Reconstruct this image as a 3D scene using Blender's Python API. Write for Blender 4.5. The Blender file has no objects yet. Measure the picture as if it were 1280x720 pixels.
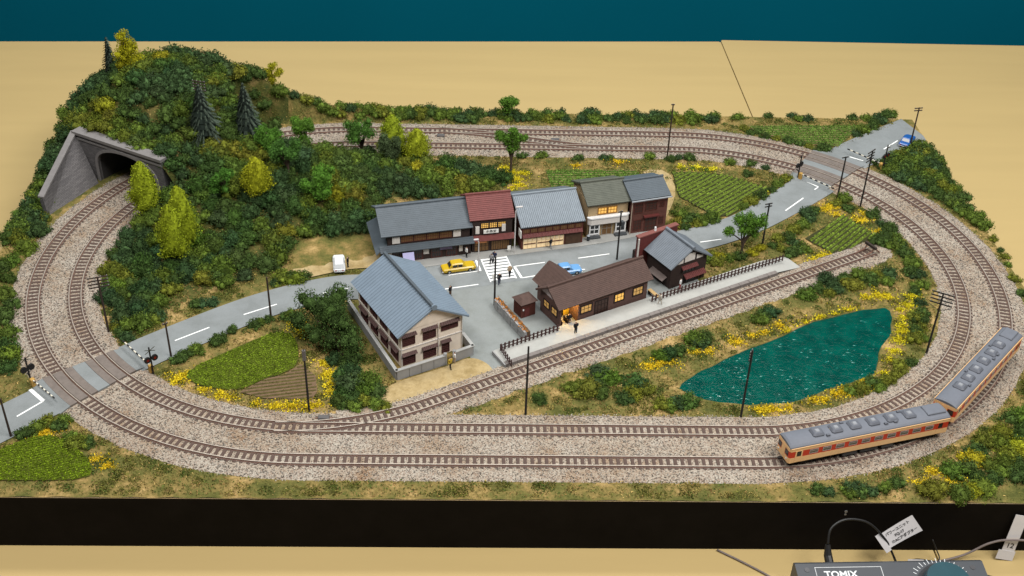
import bpy, bmesh, math, random
import numpy as np
from mathutils import Vector, Matrix

# A model railway diorama (scale 1:150) on a table.  One Blender unit is one centimetre.
S = bpy.context.scene
S.unit_settings.scale_length = 0.01
COL = S.collection
PI = math.pi
R = math.radians

# ------------------------------------------------------------------ camera
cam = bpy.data.cameras.new('camera'); cam_o = bpy.data.objects.new('camera', cam); COL.objects.link(cam_o)
cam.sensor_width = 36.0; cam.lens = 36.0 * 1464.36 / 1280.0
cam.clip_start = 1.0; cam.clip_end = 2000.0
cam_o.matrix_world = (Matrix.Translation((-4.538, -95.434, 63.07)) @ Matrix.Rotation(-0.0374, 4, 'Z')
                      @ Matrix.Rotation(PI / 2 - 0.6033, 4, 'X') @ Matrix.Rotation(0.0332, 4, 'Z'))
S.camera = cam_o

# ------------------------------------------------------------------ room light: ceiling panels and soft bounce
w = bpy.data.worlds.new('World'); S.world = w; w.use_nodes = True
bg = w.node_tree.nodes['Background']; bg.inputs[0].default_value = (0.95, 0.97, 1.0, 1); bg.inputs[1].default_value = 0.09

def area(name, loc, target, sx, sy, power, col):
    l = bpy.data.lights.new(name, 'AREA'); l.shape = 'RECTANGLE'; l.size = sx; l.size_y = sy
    l.energy = power; l.color = col
    o = bpy.data.objects.new(name, l); COL.objects.link(o); o.location = loc
    o.rotation_euler = (Vector(target) - Vector(loc)).to_track_quat('-Z', 'Y').to_euler()
    return o
area('ceiling_light', (-60, -60, 160), (-5, 0, 0), 105, 35, 2.1e5, (1.0, 0.975, 0.94))
area('ceiling_light', (80, -72, 145), (0, 0, 0), 100, 35, 3.1e5, (1.0, 0.975, 0.94))
area('ceiling_light', (0, 62, 175), (0, 20, 0), 150, 32, 3.1e5, (1.0, 0.975, 0.94))
S.view_settings.view_transform = 'Standard'; S.view_settings.look = 'None'
S.view_settings.gamma = 1.0; S.view_settings.use_curve_mapping = False
S.view_settings.exposure = -0.06

# ------------------------------------------------------------------ materials
MATS = {}
def _n(nt, t, **kw):
    n = nt.nodes.new(t)
    for k, v in kw.items(): setattr(n, k, v)
    return n
def mat(name, col=(.5, .5, .5), rough=.7, var=.15, vs=1.5, bump=0.0, bs=12.0, metal=0.0, spec=.3, emit=None, es=0.0):
    if name in MATS: return MATS[name]
    m = bpy.data.materials.new(name); m.use_nodes = True; nt = m.node_tree; L = nt.links
    b = nt.nodes['Principled BSDF']; b.inputs['Roughness'].default_value = rough
    b.inputs['Metallic'].default_value = metal; b.inputs['Specular IOR Level'].default_value = spec
    tc = _n(nt, 'ShaderNodeTexCoord')
    nz = _n(nt, 'ShaderNodeTexNoise'); nz.inputs['Scale'].default_value = vs; nz.inputs['Detail'].default_value = 6
    nz.inputs['Roughness'].default_value = .65
    L.new(tc.outputs['Object'], nz.inputs['Vector'])
    mr = _n(nt, 'ShaderNodeMapRange'); mr.inputs[1].default_value = .25; mr.inputs[2].default_value = .75
    mr.inputs[3].default_value = 1 - var; mr.inputs[4].default_value = 1 + var
    L.new(nz.outputs['Fac'], mr.inputs[0])
    sc = _n(nt, 'ShaderNodeVectorMath', operation='SCALE'); sc.inputs[0].default_value = col
    L.new(mr.outputs[0], sc.inputs['Scale']); L.new(sc.outputs[0], b.inputs['Base Color'])
    if bump:
        n2 = _n(nt, 'ShaderNodeTexNoise'); n2.inputs['Scale'].default_value = bs; n2.inputs['Detail'].default_value = 4
        L.new(tc.outputs['Object'], n2.inputs['Vector'])
        bp = _n(nt, 'ShaderNodeBump'); bp.inputs['Strength'].default_value = bump; bp.inputs['Distance'].default_value = .05
        L.new(n2.outputs['Fac'], bp.inputs['Height']); L.new(bp.outputs[0], b.inputs['Normal'])
    if emit:
        b.inputs['Emission Color'].default_value = (*emit, 1); b.inputs['Emission Strength'].default_value = es
    MATS[name] = m; return m

def foliage_mat(name, lo=.55, hi=1.5, rough=.85):
    "leaf colour comes from the object's own colour, varied leaf by leaf"
    if name in MATS: return MATS[name]
    m = bpy.data.materials.new(name); m.use_nodes = True; nt = m.node_tree; L = nt.links
    b = nt.nodes['Principled BSDF']; b.inputs['Roughness'].default_value = rough; b.inputs['Specular IOR Level'].default_value = .15
    oi = _n(nt, 'ShaderNodeObjectInfo'); ge = _n(nt, 'ShaderNodeNewGeometry')
    mr = _n(nt, 'ShaderNodeMapRange'); mr.inputs[3].default_value = lo; mr.inputs[4].default_value = hi
    L.new(ge.outputs['Random Per Island'], mr.inputs[0])
    tc = _n(nt, 'ShaderNodeTexCoord'); nz = _n(nt, 'ShaderNodeTexNoise'); nz.inputs['Scale'].default_value = 2.2
    L.new(tc.outputs['Object'], nz.inputs['Vector'])
    mr2 = _n(nt, 'ShaderNodeMapRange'); mr2.inputs[1].default_value = .3; mr2.inputs[2].default_value = .7
    mr2.inputs[3].default_value = .75; mr2.inputs[4].default_value = 1.25; L.new(nz.outputs['Fac'], mr2.inputs[0])
    mu = _n(nt, 'ShaderNodeMath', operation='MULTIPLY'); L.new(mr.outputs[0], mu.inputs[0]); L.new(mr2.outputs[0], mu.inputs[1])
    sc = _n(nt, 'ShaderNodeVectorMath', operation='SCALE'); L.new(oi.outputs['Color'], sc.inputs[0]); L.new(mu.outputs[0], sc.inputs['Scale'])
    L.new(sc.outputs[0], b.inputs['Base Color'])
    MATS[name] = m; return m

def blend_mat(name, cols, scale=.35, fine=7.0, rough=.95, bump=.5, bs=14.0, finev=.35, speck=None, ss=9.0):
    "several soil colours mixed by noise, with fine grain and optional specks"
    if name in MATS: return MATS[name]
    m = bpy.data.materials.new(name); m.use_nodes = True; nt = m.node_tree; L = nt.links
    b = nt.nodes['Principled BSDF']; b.inputs['Roughness'].default_value = rough; b.inputs['Specular IOR Level'].default_value = .1
    tc = _n(nt, 'ShaderNodeTexCoord')
    nz = _n(nt, 'ShaderNodeTexNoise'); nz.inputs['Scale'].default_value = scale; nz.inputs['Detail'].default_value = 8; nz.inputs['Roughness'].default_value = .7
    L.new(tc.outputs['Object'], nz.inputs['Vector'])
    cr = _n(nt, 'ShaderNodeValToRGB'); e = cr.color_ramp.elements
    while len(e) < len(cols): e.new(.5)
    for i, (p, c) in enumerate(cols): e[i].position = p; e[i].color = (*c, 1)
    L.new(nz.outputs['Fac'], cr.inputs[0])
    n2 = _n(nt, 'ShaderNodeTexNoise'); n2.inputs['Scale'].default_value = fine; n2.inputs['Detail'].default_value = 5; n2.inputs['Roughness'].default_value = .75
    L.new(tc.outputs['Object'], n2.inputs['Vector'])
    mr = _n(nt, 'ShaderNodeMapRange'); mr.inputs[1].default_value = .3; mr.inputs[2].default_value = .7
    mr.inputs[3].default_value = 1 - finev; mr.inputs[4].default_value = 1 + finev; L.new(n2.outputs['Fac'], mr.inputs[0])
    sc = _n(nt, 'ShaderNodeVectorMath', operation='SCALE'); L.new(cr.outputs[0], sc.inputs[0]); L.new(mr.outputs[0], sc.inputs['Scale'])
    out = sc.outputs[0]
    if speck:
        vo = _n(nt, 'ShaderNodeTexVoronoi'); vo.inputs['Scale'].default_value = ss; L.new(tc.outputs['Object'], vo.inputs['Vector'])
        c2 = _n(nt, 'ShaderNodeValToRGB'); c2.color_ramp.interpolation = 'CONSTANT'; e2 = c2.color_ramp.elements
        while len(e2) < len(speck): e2.new(.5)
        for i, (p, c) in enumerate(speck): e2[i].position = p; e2[i].color = (*c, 1)
        sx = _n(nt, 'ShaderNodeSeparateColor'); L.new(vo.outputs['Color'], sx.inputs[0]); L.new(sx.outputs[0], c2.inputs[0])
        mx = _n(nt, 'ShaderNodeMix', data_type='RGBA', blend_type='MULTIPLY'); mx.inputs['Factor'].default_value = 1.0
        L.new(out, mx.inputs['A']); L.new(c2.outputs[0], mx.inputs['B']); out = mx.outputs['Result']
    L.new(out, b.inputs['Base Color'])
    bp = _n(nt, 'ShaderNodeBump'); bp.inputs['Strength'].default_value = bump; bp.inputs['Distance'].default_value = .08
    n3 = _n(nt, 'ShaderNodeTexNoise'); n3.inputs['Scale'].default_value = bs; n3.inputs['Detail'].default_value = 3
    L.new(tc.outputs['Object'], n3.inputs['Vector']); L.new(n3.outputs['Fac'], bp.inputs['Height']); L.new(bp.outputs[0], b.inputs['Normal'])
    MATS[name] = m; return m

# ------------------------------------------------------------------ mesh helpers
class MB:
    def __init__(s, M=None): s.v = []; s.f = []; s.mi = []; s.M = M; s.cur = 0
    def add(s, pts, faces):
        o = len(s.v)
        if s.M is not None: pts = [tuple(s.M @ Vector(p)) for p in pts]
        s.v += [tuple(p) for p in pts]; s.f += [tuple(i + o for i in f) for f in faces]; s.mi += [s.cur] * len(faces); return s
    def box(s, x0, x1, y0, y1, z0, z1):
        return s.add([(x0, y0, z0), (x1, y0, z0), (x1, y1, z0), (x0, y1, z0), (x0, y0, z1), (x1, y0, z1), (x1, y1, z1), (x0, y1, z1)],
                     [(0, 3, 2, 1), (4, 5, 6, 7), (0, 1, 5, 4), (1, 2, 6, 5), (2, 3, 7, 6), (3, 0, 4, 7)])
    def tbox(s, cx, cy, z0, z1, w0, d0, w1, d1):
        "tapered box"
        p = [(cx + a * w / 2, cy + b * d / 2, z) for w, d, z in ((w0, d0, z0), (w1, d1, z1)) for a, b in ((-1, -1), (1, -1), (1, 1), (-1, 1))]
        return s.add(p, [(0, 3, 2, 1), (4, 5, 6, 7), (0, 1, 5, 4), (1, 2, 6, 5), (2, 3, 7, 6), (3, 0, 4, 7)])
    def bbox(s, x0, x1, y0, y1, z0, z1, c=.05):
        "box with chamfered top edges and upright corners"
        a = [(x0 + c, y0), (x1 - c, y0), (x1, y0 + c), (x1, y1 - c), (x1 - c, y1), (x0 + c, y1), (x0, y1 - c), (x0, y0 + c)]
        b = [(x0 + 2 * c, y0 + c), (x1 - 2 * c, y0 + c), (x1 - c, y0 + 2 * c), (x1 - c, y1 - 2 * c), (x1 - 2 * c, y1 - c), (x0 + 2 * c, y1 - c), (x0 + c, y1 - 2 * c), (x0 + c, y0 + 2 * c)]
        p = [(x, y, z0) for x, y in a] + [(x, y, z1 - c) for x, y in a] + [(x, y, z1) for x, y in b]
        f = [tuple(range(7, -1, -1)), tuple(range(16, 24))]
        for k in range(2):
            for i in range(8): f.append((k * 8 + i, k * 8 + (i + 1) % 8, k * 8 + 8 + (i + 1) % 8, k * 8 + 8 + i))
        return s.add(p, f)
    def poly(s, pts): return s.add(pts, [tuple(range(len(pts)))])
    def prism(s, pts, z0, z1):
        n = len(pts)
        return s.add([(x, y, z0) for x, y in pts] + [(x, y, z1) for x, y in pts],
                     [tuple(range(n - 1, -1, -1)), tuple(range(n, 2 * n))] + [(i, (i + 1) % n, n + (i + 1) % n, n + i) for i in range(n)])
    def slab(s, a, b, c, d, t):
        "quad a,b,c,d (counter-clockwise seen from outside) with thickness t inwards"
        a, b, c, d = map(Vector, (a, b, c, d)); n = (b - a).cross(c - a).normalized() * t
        return s.add([a, b, c, d, a - n, b - n, c - n, d - n], [(0, 1, 2, 3), (7, 6, 5, 4), (0, 4, 5, 1), (1, 5, 6, 2), (2, 6, 7, 3), (3, 7, 4, 0)])
    def ribs(s, a, b, c, d, n, h, fw=.5):
        "ribs running from edge ab (eave) up to edge dc (ridge)"
        a, b, c, d = map(Vector, (a, b, c, d)); nn = (b - a).cross(d - a).normalized() * h
        for i in range(n):
            t0, t1 = (i + .5 - fw / 2) / n, (i + .5 + fw / 2) / n
            p0, p1, q0, q1 = a.lerp(b, t0), a.lerp(b, t1), d.lerp(c, t0), d.lerp(c, t1)
            s.add([p0, p1, q1, q0, p0.lerp(p1, .3) + nn, p1.lerp(p0, .3) + nn, q1.lerp(q0, .3) + nn, q0.lerp(q1, .3) + nn],
                  [(4, 5, 6, 7), (0, 1, 5, 4), (1, 2, 6, 5), (2, 3, 7, 6), (3, 0, 4, 7)])
        return s
    def courses(s, a, b, c, d, n, h):
        "overlapping courses, each lifted at its lower edge"
        a, b, c, d = map(Vector, (a, b, c, d)); nn = (b - a).cross(d - a).normalized() * h
        for i in range(n):
            t0, t1 = i / n, (i + 1) / n
            p, q, r_, s_ = a.lerp(d, t0), b.lerp(c, t0), b.lerp(c, t1), a.lerp(d, t1)
            s.add([p, q, p + nn, q + nn, r_ + nn * .15, s_ + nn * .15, r_, s_], [(2, 3, 4, 5), (0, 1, 3, 2), (1, 6, 4, 3), (7, 0, 2, 5)])
        return s
    def cyl(s, p0, p1, r0, r1=None, n=8, caps=True):
        r1 = r0 if r1 is None else r1
        p0, p1 = Vector(p0), Vector(p1); d = (p1 - p0).normalized()
        u = d.orthogonal().normalized(); v = d.cross(u)
        pts = [p + (u * math.cos(2 * PI * i / n) + v * math.sin(2 * PI * i / n)) * r for p, r in ((p0, r0), (p1, r1)) for i in range(n)]
        f = [(i, (i + 1) % n, n + (i + 1) % n, n + i) for i in range(n)]
        if caps: f += [tuple(range(n - 1, -1, -1)), tuple(range(n, 2 * n))]
        return s.add(pts, f)
    def tube(s, pts, r, n=6):
        pts = [Vector(p) for p in pts]; rr = r if isinstance(r, (list, tuple)) else [r] * len(pts); P = []
        for i, p in enumerate(pts):
            d = (pts[min(i + 1, len(pts) - 1)] - pts[max(i - 1, 0)]).normalized()
            ref = Vector((0, 0, 1)) if abs(d.z) < .95 else Vector((1, 0, 0))
            u = d.cross(ref).normalized(); v = u.cross(d)
            P += [p + (u * math.cos(2 * PI * k / n) + v * math.sin(2 * PI * k / n)) * rr[i] for k in range(n)]
        f = [(i * n + k, i * n + (k + 1) % n, i * n + n + (k + 1) % n, i * n + n + k) for i in range(len(pts) - 1) for k in range(n)]
        f += [tuple(range(n - 1, -1, -1)), tuple((len(pts) - 1) * n + k for k in range(n))]
        return s.add(P, f)
    def mesh(s, name, mats):
        me = bpy.data.meshes.new(name); me.from_pydata(s.v, [], s.f)
        for m in (mats if isinstance(mats, (list, tuple)) else [mats]): me.materials.append(m)
        if max(s.mi, default=0): me.polygons.foreach_set('material_index', s.mi)
        me.update(); return me
    def build(s, name, mats, parent=None, smooth=False):
        return link(name, s.mesh(name, mats), parent, smooth)

def link(name, me, parent=None, smooth=False, loc=None, rz=0.0):
    o = bpy.data.objects.new(name, me); COL.objects.link(o)
    if parent is not None: o.parent = parent
    if loc is not None: o.location = loc
    if rz: o.rotation_euler = (0, 0, rz)
    if smooth and me: me.polygons.foreach_set('use_smooth', [True] * len(me.polygons))
    return o
def tag(o, label=None, cat=None, group=None, kind=None):
    if label: o['label'] = label
    if cat: o['category'] = cat
    if group: o['group'] = group
    if kind: o['kind'] = kind
    return o
def thing(name, label, cat, loc=(0, 0, 0), rz=0.0, group=None):
    o = bpy.data.objects.new(name, None); COL.objects.link(o); o.empty_display_size = .3
    o.location = (loc[0], loc[1], loc[2] if len(loc) > 2 else 0.0); o.rotation_euler = (0, 0, rz)
    return tag(o, label, cat, group)
def struct(o, label=None): return tag(o, label, None, None, 'structure')
def np_mesh(name, V, F, m):
    me = bpy.data.meshes.new(name); V = np.asarray(V, dtype=np.float32); F = np.asarray(F, dtype=np.int32)
    k = F.shape[1]
    me.vertices.add(len(V)); me.vertices.foreach_set('co', V.ravel())
    me.loops.add(F.size); me.loops.foreach_set('vertex_index', F.ravel())
    me.polygons.add(len(F)); me.polygons.foreach_set('loop_start', np.arange(0, F.size, k, dtype=np.int32))
    me.polygons.foreach_set('loop_total', np.full(len(F), k, dtype=np.int32))
    me.update(calc_edges=True); me.materials.append(m); return me
def inside(poly, x, y):
    x = np.asarray(x, float); y = np.asarray(y, float); r = np.zeros(x.shape, bool); n = len(poly)
    for i in range(n):
        x0, y0 = poly[i][:2]; x1, y1 = poly[(i + 1) % n][:2]
        if y0 == y1: continue
        c = ((y0 > y) != (y1 > y)) & (x < (x1 - x0) * (y - y0) / (y1 - y0) + x0); r ^= c
    return r
def text_mesh(txt, size, m, name='lettering', extrude=.004, bold=0.0):
    cu = bpy.data.curves.new(name, 'FONT'); cu.body = txt; cu.size = size; cu.extrude = extrude; cu.offset = bold
    cu.align_x = 'CENTER'; cu.align_y = 'CENTER'; cu.resolution_u = 3
    o = bpy.data.objects.new(name, cu); COL.objects.link(o)
    dg = bpy.context.evaluated_depsgraph_get(); dg.update()
    me = bpy.data.meshes.new_from_object(o.evaluated_get(dg)); bpy.data.objects.remove(o); bpy.data.curves.remove(cu)
    me.materials.clear(); me.materials.append(m); return me
rng = np.random.default_rng(7); random.seed(7)

# ================================================================== room: wall, tables, board
XL, XR, YF, YB, ZT = -50.8, 48.6, -32.0, 33.4, -5.2
LS = 17.95                       # half the straight part of the oval
RI, RO = 24.3, 28.0              # inner and outer track radius
RM = (RI + RO) / 2

struct(MB().box(-320, 320, 96, 98, -80, 160).build('wall', mat('teal_wall', (.0004, .10, .15), .85, .06, .02, spec=.03)))
struct(MB().box(-400, 400, -300, 96, -80.5, -80).build('floor', mat('grey_floor', (.12, .11, .10), .6, .1, .05)))
def wood_mat(name, col):
    m = bpy.data.materials.new(name); m.use_nodes = True; nt = m.node_tree; L = nt.links
    b = nt.nodes['Principled BSDF']; b.inputs['Roughness'].default_value = .55; b.inputs['Specular IOR Level'].default_value = .25
    tc = _n(nt, 'ShaderNodeTexCoord'); mp = _n(nt, 'ShaderNodeMapping'); mp.inputs['Scale'].default_value = (.03, .25, 1); L.new(tc.outputs['Object'], mp.inputs[0])
    nz = _n(nt, 'ShaderNodeTexNoise'); nz.inputs['Scale'].default_value = 1.2; nz.inputs['Detail'].default_value = 7; L.new(mp.outputs[0], nz.inputs['Vector'])
    mr = _n(nt, 'ShaderNodeMapRange'); mr.inputs[1].default_value = .3; mr.inputs[2].default_value = .7; mr.inputs[3].default_value = .965; mr.inputs[4].default_value = 1.03
    L.new(nz.outputs[0], mr.inputs[0]); sc = _n(nt, 'ShaderNodeVectorMath', operation='SCALE'); sc.inputs[0].default_value = col
    L.new(mr.outputs[0], sc.inputs['Scale']); L.new(sc.outputs[0], b.inputs['Base Color']); return m
TW = wood_mat('table_laminate', (.42, .31, .135))
TE = mat('table_edging', (.42, .28, .12), .6)
steel = mat('steel_leg', (.35, .35, .36), .35, .05, 1, metal=.8)
for (x0, x1, y1, lab) in ((-150, 31.6, 69.0, 'wide beige laminate table carrying most of the railway layout'),
                          (31.75, 170, 69.6, 'beige laminate table beyond the seam, under the right end of the layout')):
    t = thing('table', lab, 'table', (0, 0, ZT))
    ya = y1 - (x1 - x0) * .046 if x0 < 0 else y1
    MB().prism([(x0, -72), (x1, -72), (x1, y1), (x0, ya)], -2.0, 0).build('table_top', TW, t)
    MB().prism([(x0 + .2, ya + .003), (x1 - .2, y1 + .003), (x1 - .2, y1 + .3), (x0 + .2, ya + .3)], -2.0, -.05).build('edging', TE, t)
    for lx in (x0 + 6, x1 - 6):
        for ly in (-64, y1 - 6): MB().cyl((lx, ly, -74.8), (lx, ly, -2.0), 1.6, n=12).build('leg', steel, t)

bd = thing('display_board', 'black-sided rectangular base box carrying the diorama on the table', 'base box', (0, 0, 0))
blk = mat('board_black', (.006, .005, .0045), .6, .3, .4, spec=.04)
MB().box(XL, XR, YF, YF + 1, ZT, -.12).build('front_side', blk, bd)
MB().box(XL, XR, YB - 1, YB, ZT, -.12).build('back_side', blk, bd)
MB().box(XL, XL + 1, YF + 1, YB - 1, ZT, -.12).build('end_side', blk, bd)
MB().box(XR - 1, XR, YF + 1, YB - 1, ZT, -.12).build('end_side', blk, bd)
edge = mat('board_top_edge', (.42, .33, .20), .8)
MB().box(XL + .003, XR - .003, YF + .003, YF + .3, -.14, -.075).build('top_edge', edge, bd)
MB().cyl((23.9, YF - .05, -1.0), (23.9, YF + .1, -1.0), .12, n=8).cyl((23.9, YF - .05, -1.3), (23.9, YF + .1, -1.3), .09, n=8).build('hook', mat('zinc', (.4, .4, .4), .4, metal=.8), bd)

# ================================================================== terrain
POND = [(12.58, -18.42), (14.17, -16.88), (16.62, -15.06), (20.17, -12.70), (22.64, -11.53), (25.69, -9.18), (29.59, -7.54), (32.70, -6.48), (34.51, -6.35), (34.15, -8.44), (33.13, -11.15), (31.69, -12.66), (30.67, -15.90), (29.61, -16.96), (26.94, -18.01), (24.48, -19.20), (22.52, -20.38), (19.93, -20.68), (17.81, -20.77), (15.15, -20.33), (13.38, -19.36)]
def smooth_poly(P, it=2):
    for _ in range(it):
        Q = []
        for i in range(len(P)):
            a, b = P[i], P[(i + 1) % len(P)]
            Q += [(a[0] * .75 + b[0] * .25, a[1] * .75 + b[1] * .25), (a[0] * .25 + b[0] * .75, a[1] * .25 + b[1] * .75)]
        P = Q
    return P
POND = smooth_poly(POND, 1)
def sst(a, b, x): t = np.clip((x - a) / (b - a), 0, 1); return t * t * (3 - 2 * t)
def oval(x, y): return np.hypot(x - np.clip(x, -LS, LS), y)           # "radius" measured like the oval of track
def ang(x, y): return np.degrees(np.arctan2(y, x + LS))
def Hfull(x, y):
    x = np.asarray(x, float); y = np.asarray(y, float)
    q = ((x + 39) / 13) ** 2 + ((y - 25) / 11) ** 2
    h = 8.4 * np.exp(-q ** 1.35)
    h = h + 3.0 * np.exp(-(((x + 27) / 9) ** 2 + ((y - 12) / 8.5) ** 2)) + 1.3 * np.exp(-(((x + 14) / 7) ** 2 + ((y - 14) / 6) ** 2))
    s = np.hypot(x + 41.6, y - 14.6)
    h = np.maximum(h, 4.95 * np.exp(-(s / 8.2) ** 6))
    h = h + 2.4 * sst(29.5, 32.0, y) * sst(-2, -22, x)
    h = h + .35 * np.sin(x * 1.1 + y * .7) * np.sin(y * 1.3 - x * .4) * np.clip(h / 3, 0, 1)
    lw = np.where((y > 4) & (y < 24), .9, 3.2)
    return h * (.08 + .92 * sst(0, lw, x - XL)) * (.08 + .92 * sst(0, 3.2, YB - y))
ROADC = [(-51.6, -33.4), (-42.3, -24.0), (-34.6, -16.0), (-30.0, -11.9), (-24.0, -7.3), (-18.0, -4.5), (-13.23, -3.95), (-7.22, -2.40), (-1.05, -0.67), (5.29, 1.11), (11.02, 2.92), (17.79, 5.11), (23.26, 8.13), (28.92, 13.05), (33.17, 17.45), (38.4, 23.3), (48.9, 31.2)]
ROADW = [4.3, 4.3, 4.3, 4.2, 4.0, 4.0, 4.2, 4.5, 4.5, 4.5, 4.3, 4.0, 3.9, 4.3, 4.9, 5.3, 5.6]
def spline(P, n):
    P = np.array(P, float); Q = np.vstack([2 * P[0] - P[1], P, 2 * P[-1] - P[-2]]); out = []
    for i in range(len(P) - 1):
        a, b, c, d = Q[i:i + 4]
        for k in range(n):
            t = k / n
            out.append(.5 * (2 * b + (c - a) * t + (2 * a - 5 * b + 4 * c - d) * t * t + (3 * b - a - 3 * c + d) * t ** 3))
    return np.array(out + [P[-1]])
RC = spline([(p[0], p[1], w) for p, w in zip(ROADC, ROADW)], 8)
def ribbon(c, wl, wr):
    "left and right offset lines of a centre line"
    c = np.asarray(c); d = np.gradient(c[:, :2], axis=0); d /= np.linalg.norm(d, axis=1)[:, None]; n = np.stack([-d[:, 1], d[:, 0]], 1)
    return c[:, :2] + n * np.reshape(wl, (-1, 1)), c[:, :2] - n * np.reshape(wr, (-1, 1))
rl, rr = ribbon(RC, RC[:, 2] / 2, RC[:, 2] / 2)
for q_ in (rl, rr): q_[:, 0] = np.clip(q_[:, 0], XL + .02, XR - .02); q_[:, 1] = np.clip(q_[:, 1], YF + .02, YB - .02)
ROADPOLY = [tuple(p) for p in rl] + [tuple(p) for p in rr[::-1]]
def dist_path(P, x, y):
    x = np.asarray(x, float); y = np.asarray(y, float); best = np.full(x.shape, 1e9); P = np.asarray(P)[:, :2]
    for a, b in zip(P[:-1], P[1:]):
        d = b - a; L2 = d @ d
        t = np.clip(((x - a[0]) * d[0] + (y - a[1]) * d[1]) / L2, 0, 1)
        best = np.minimum(best, np.hypot(x - a[0] - t * d[0], y - a[1] - t * d[1]))
    return best
# siding: leaves the inner front track, bends 29 degrees and runs straight past the platform
TH = R(29); sx0 = -20.5; RS = 24.9
SID = [(sx0 + RS * math.sin(a), -RI + RS * (1 - math.cos(a))) for a in np.linspace(0, TH, 16)]
ex, ey = SID[-1]; SLEN = (35.2 - ex) / math.cos(TH)
SID += [(ex + math.cos(TH) * t, ey + math.sin(TH) * t) for t in np.linspace(0, SLEN, 40)[1:]]
SID = np.array(SID)

def ground(x, y):
    "height of the modelled ground (outside the tunnel roof)"
    x = np.asarray(x, float); y = np.asarray(y, float)
    d = np.abs(oval(x, y) - RM); wing = (ang(x, y) > 149) & (ang(x, y) < 172) & (oval(x, y) > RM) & (x < -LS)
    tun = (ang(x, y) > 118) & (ang(x, y) < 149.6) & (x < -LS)
    m = np.where(wing, sst(5.6, 8.2, d), np.where(tun, sst(5.4, 6.5, d), sst(4.2, 6.6, d)))
    dr = dist_path(RC, x, y); m = m * sst(2.6, 5.5, dr)
    h = Hfull(x, y) * m
    h = h + .05 * np.sin(x * 2.3 + 1.7 * np.sin(y * 1.1)) * np.sin(y * 2.9) * sst(4.2, 5, d) * sst(2.6, 3.4, dr)
    return h
def surf(x, y):
    "ground or, over the tunnel, the hill on top of it"
    x = np.asarray(x, float); y = np.asarray(y, float); a = ang(x, y); r = np.hypot(x + LS, y)
    return np.where((a > 120) & (a < 150) & (r > 20) & (r < 32.5) & (x < -LS), Hfull(x, y), ground(x, y))

soil = blend_mat('soil_and_turf', [(.32, (.05, .058, .015)), (.45, (.105, .10, .028)), (.55, (.20, .145, .05)), (.65, (.38, .26, .11)), (.76, (.20, .16, .05))], .30, 6, finev=.3)
gx = np.arange(XL, XR + .01, .4); gy = np.arange(YF, YB + .01, .4); gx[-1] = XR; gy[-1] = YB
GX, GY = np.meshgrid(gx, gy); GZ = ground(GX, GY)
pin = inside(POND, GX, GY); GZ = np.where(pin, -.5, GZ)
nx, ny = len(gx), len(gy); idx = np.arange(nx * ny).reshape(ny, nx)
F = np.stack([idx[:-1, :-1], idx[:-1, 1:], idx[1:, 1:], idx[1:, :-1]], -1).reshape(-1, 4)
g_o = link('ground', np_mesh('ground', np.stack([GX, GY, GZ], -1).reshape(-1, 3), F, soil), smooth=True); struct(g_o)
under = blend_mat('undergrowth', [(.35, (.03, .045, .012)), (.5, (.075, .075, .02)), (.62, (.15, .115, .04)), (.72, (.26, .18, .075))], .5, 5, finev=.35)
THICKET = [(-36.89, 9.57), (-39.09, 17.50), (-27.48, 24.04), (-15.06, 21.76), (-7.82, 20.12), (-2.48, 16.65), (-4.22, 13.98), (-14.38, 9.86), (-14.38, 5.45), (-17.90, 5.21), (-22.35, 3.59), (-23.85, -0.77), (-28.27, -3.87), (-32.26, -7.83), (-35.62, -10.36), (-37.34, -9.17), (-39.76, -2.77), (-39.69, 2.87)]
fcx, fcy = (GX[:-1, :-1] + .2).ravel(), (GY[:-1, :-1] + .2).ravel(); wob = .6 * np.sin(fcx * 2.1) + .6 * np.sin(fcy * 2.7)
fm_ = inside(THICKET, fcx + wob, fcy + wob * .7) | ((Hfull(fcx, fcy) > 1.2) & (np.abs(oval(fcx, fcy) - RM) > 4.4) & (fcx + wob * 2.5 < -26))
g_o.data.materials.append(under); g_o.data.polygons.foreach_set('material_index', fm_.astype(np.int32)); g_o.data.update()
# skirt of the hill along the board edge
mb = MB()
for xs, ys in ((gx, np.full(nx, YB)), (np.full(ny, XL), gy)):
    zz = ground(xs, ys); P = [(a, b, c) for a, b, c in zip(xs, ys, zz)]; n = len(P)
    mb.add(P + [(a, b, -.12) for a, b, c in P], [(i, i + 1, n + i + 1, n + i) for i in range(n - 1)])
struct(mb.build('terrain_edge', soil))
# hill over the tunnel
A = np.radians(np.linspace(120, 150, 50)); RR = np.linspace(19.6, 33.2, 40); AA, RG = np.meshgrid(A, RR)
HX = -LS + RG * np.cos(AA); HY = RG * np.sin(AA); HX = np.clip(HX, XL, None); HY = np.clip(HY, None, YB); HZ = Hfull(HX, HY) + .03
na = len(A); idx = np.arange(HX.size).reshape(HX.shape)
F = np.stack([idx[:-1, :-1], idx[:-1, 1:], idx[1:, 1:], idx[1:, :-1]], -1).reshape(-1, 4)
h_o = link('hill', np_mesh('hill', np.stack([HX, HY, HZ], -1).reshape(-1, 3), F, under), smooth=True); struct(h_o)

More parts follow.
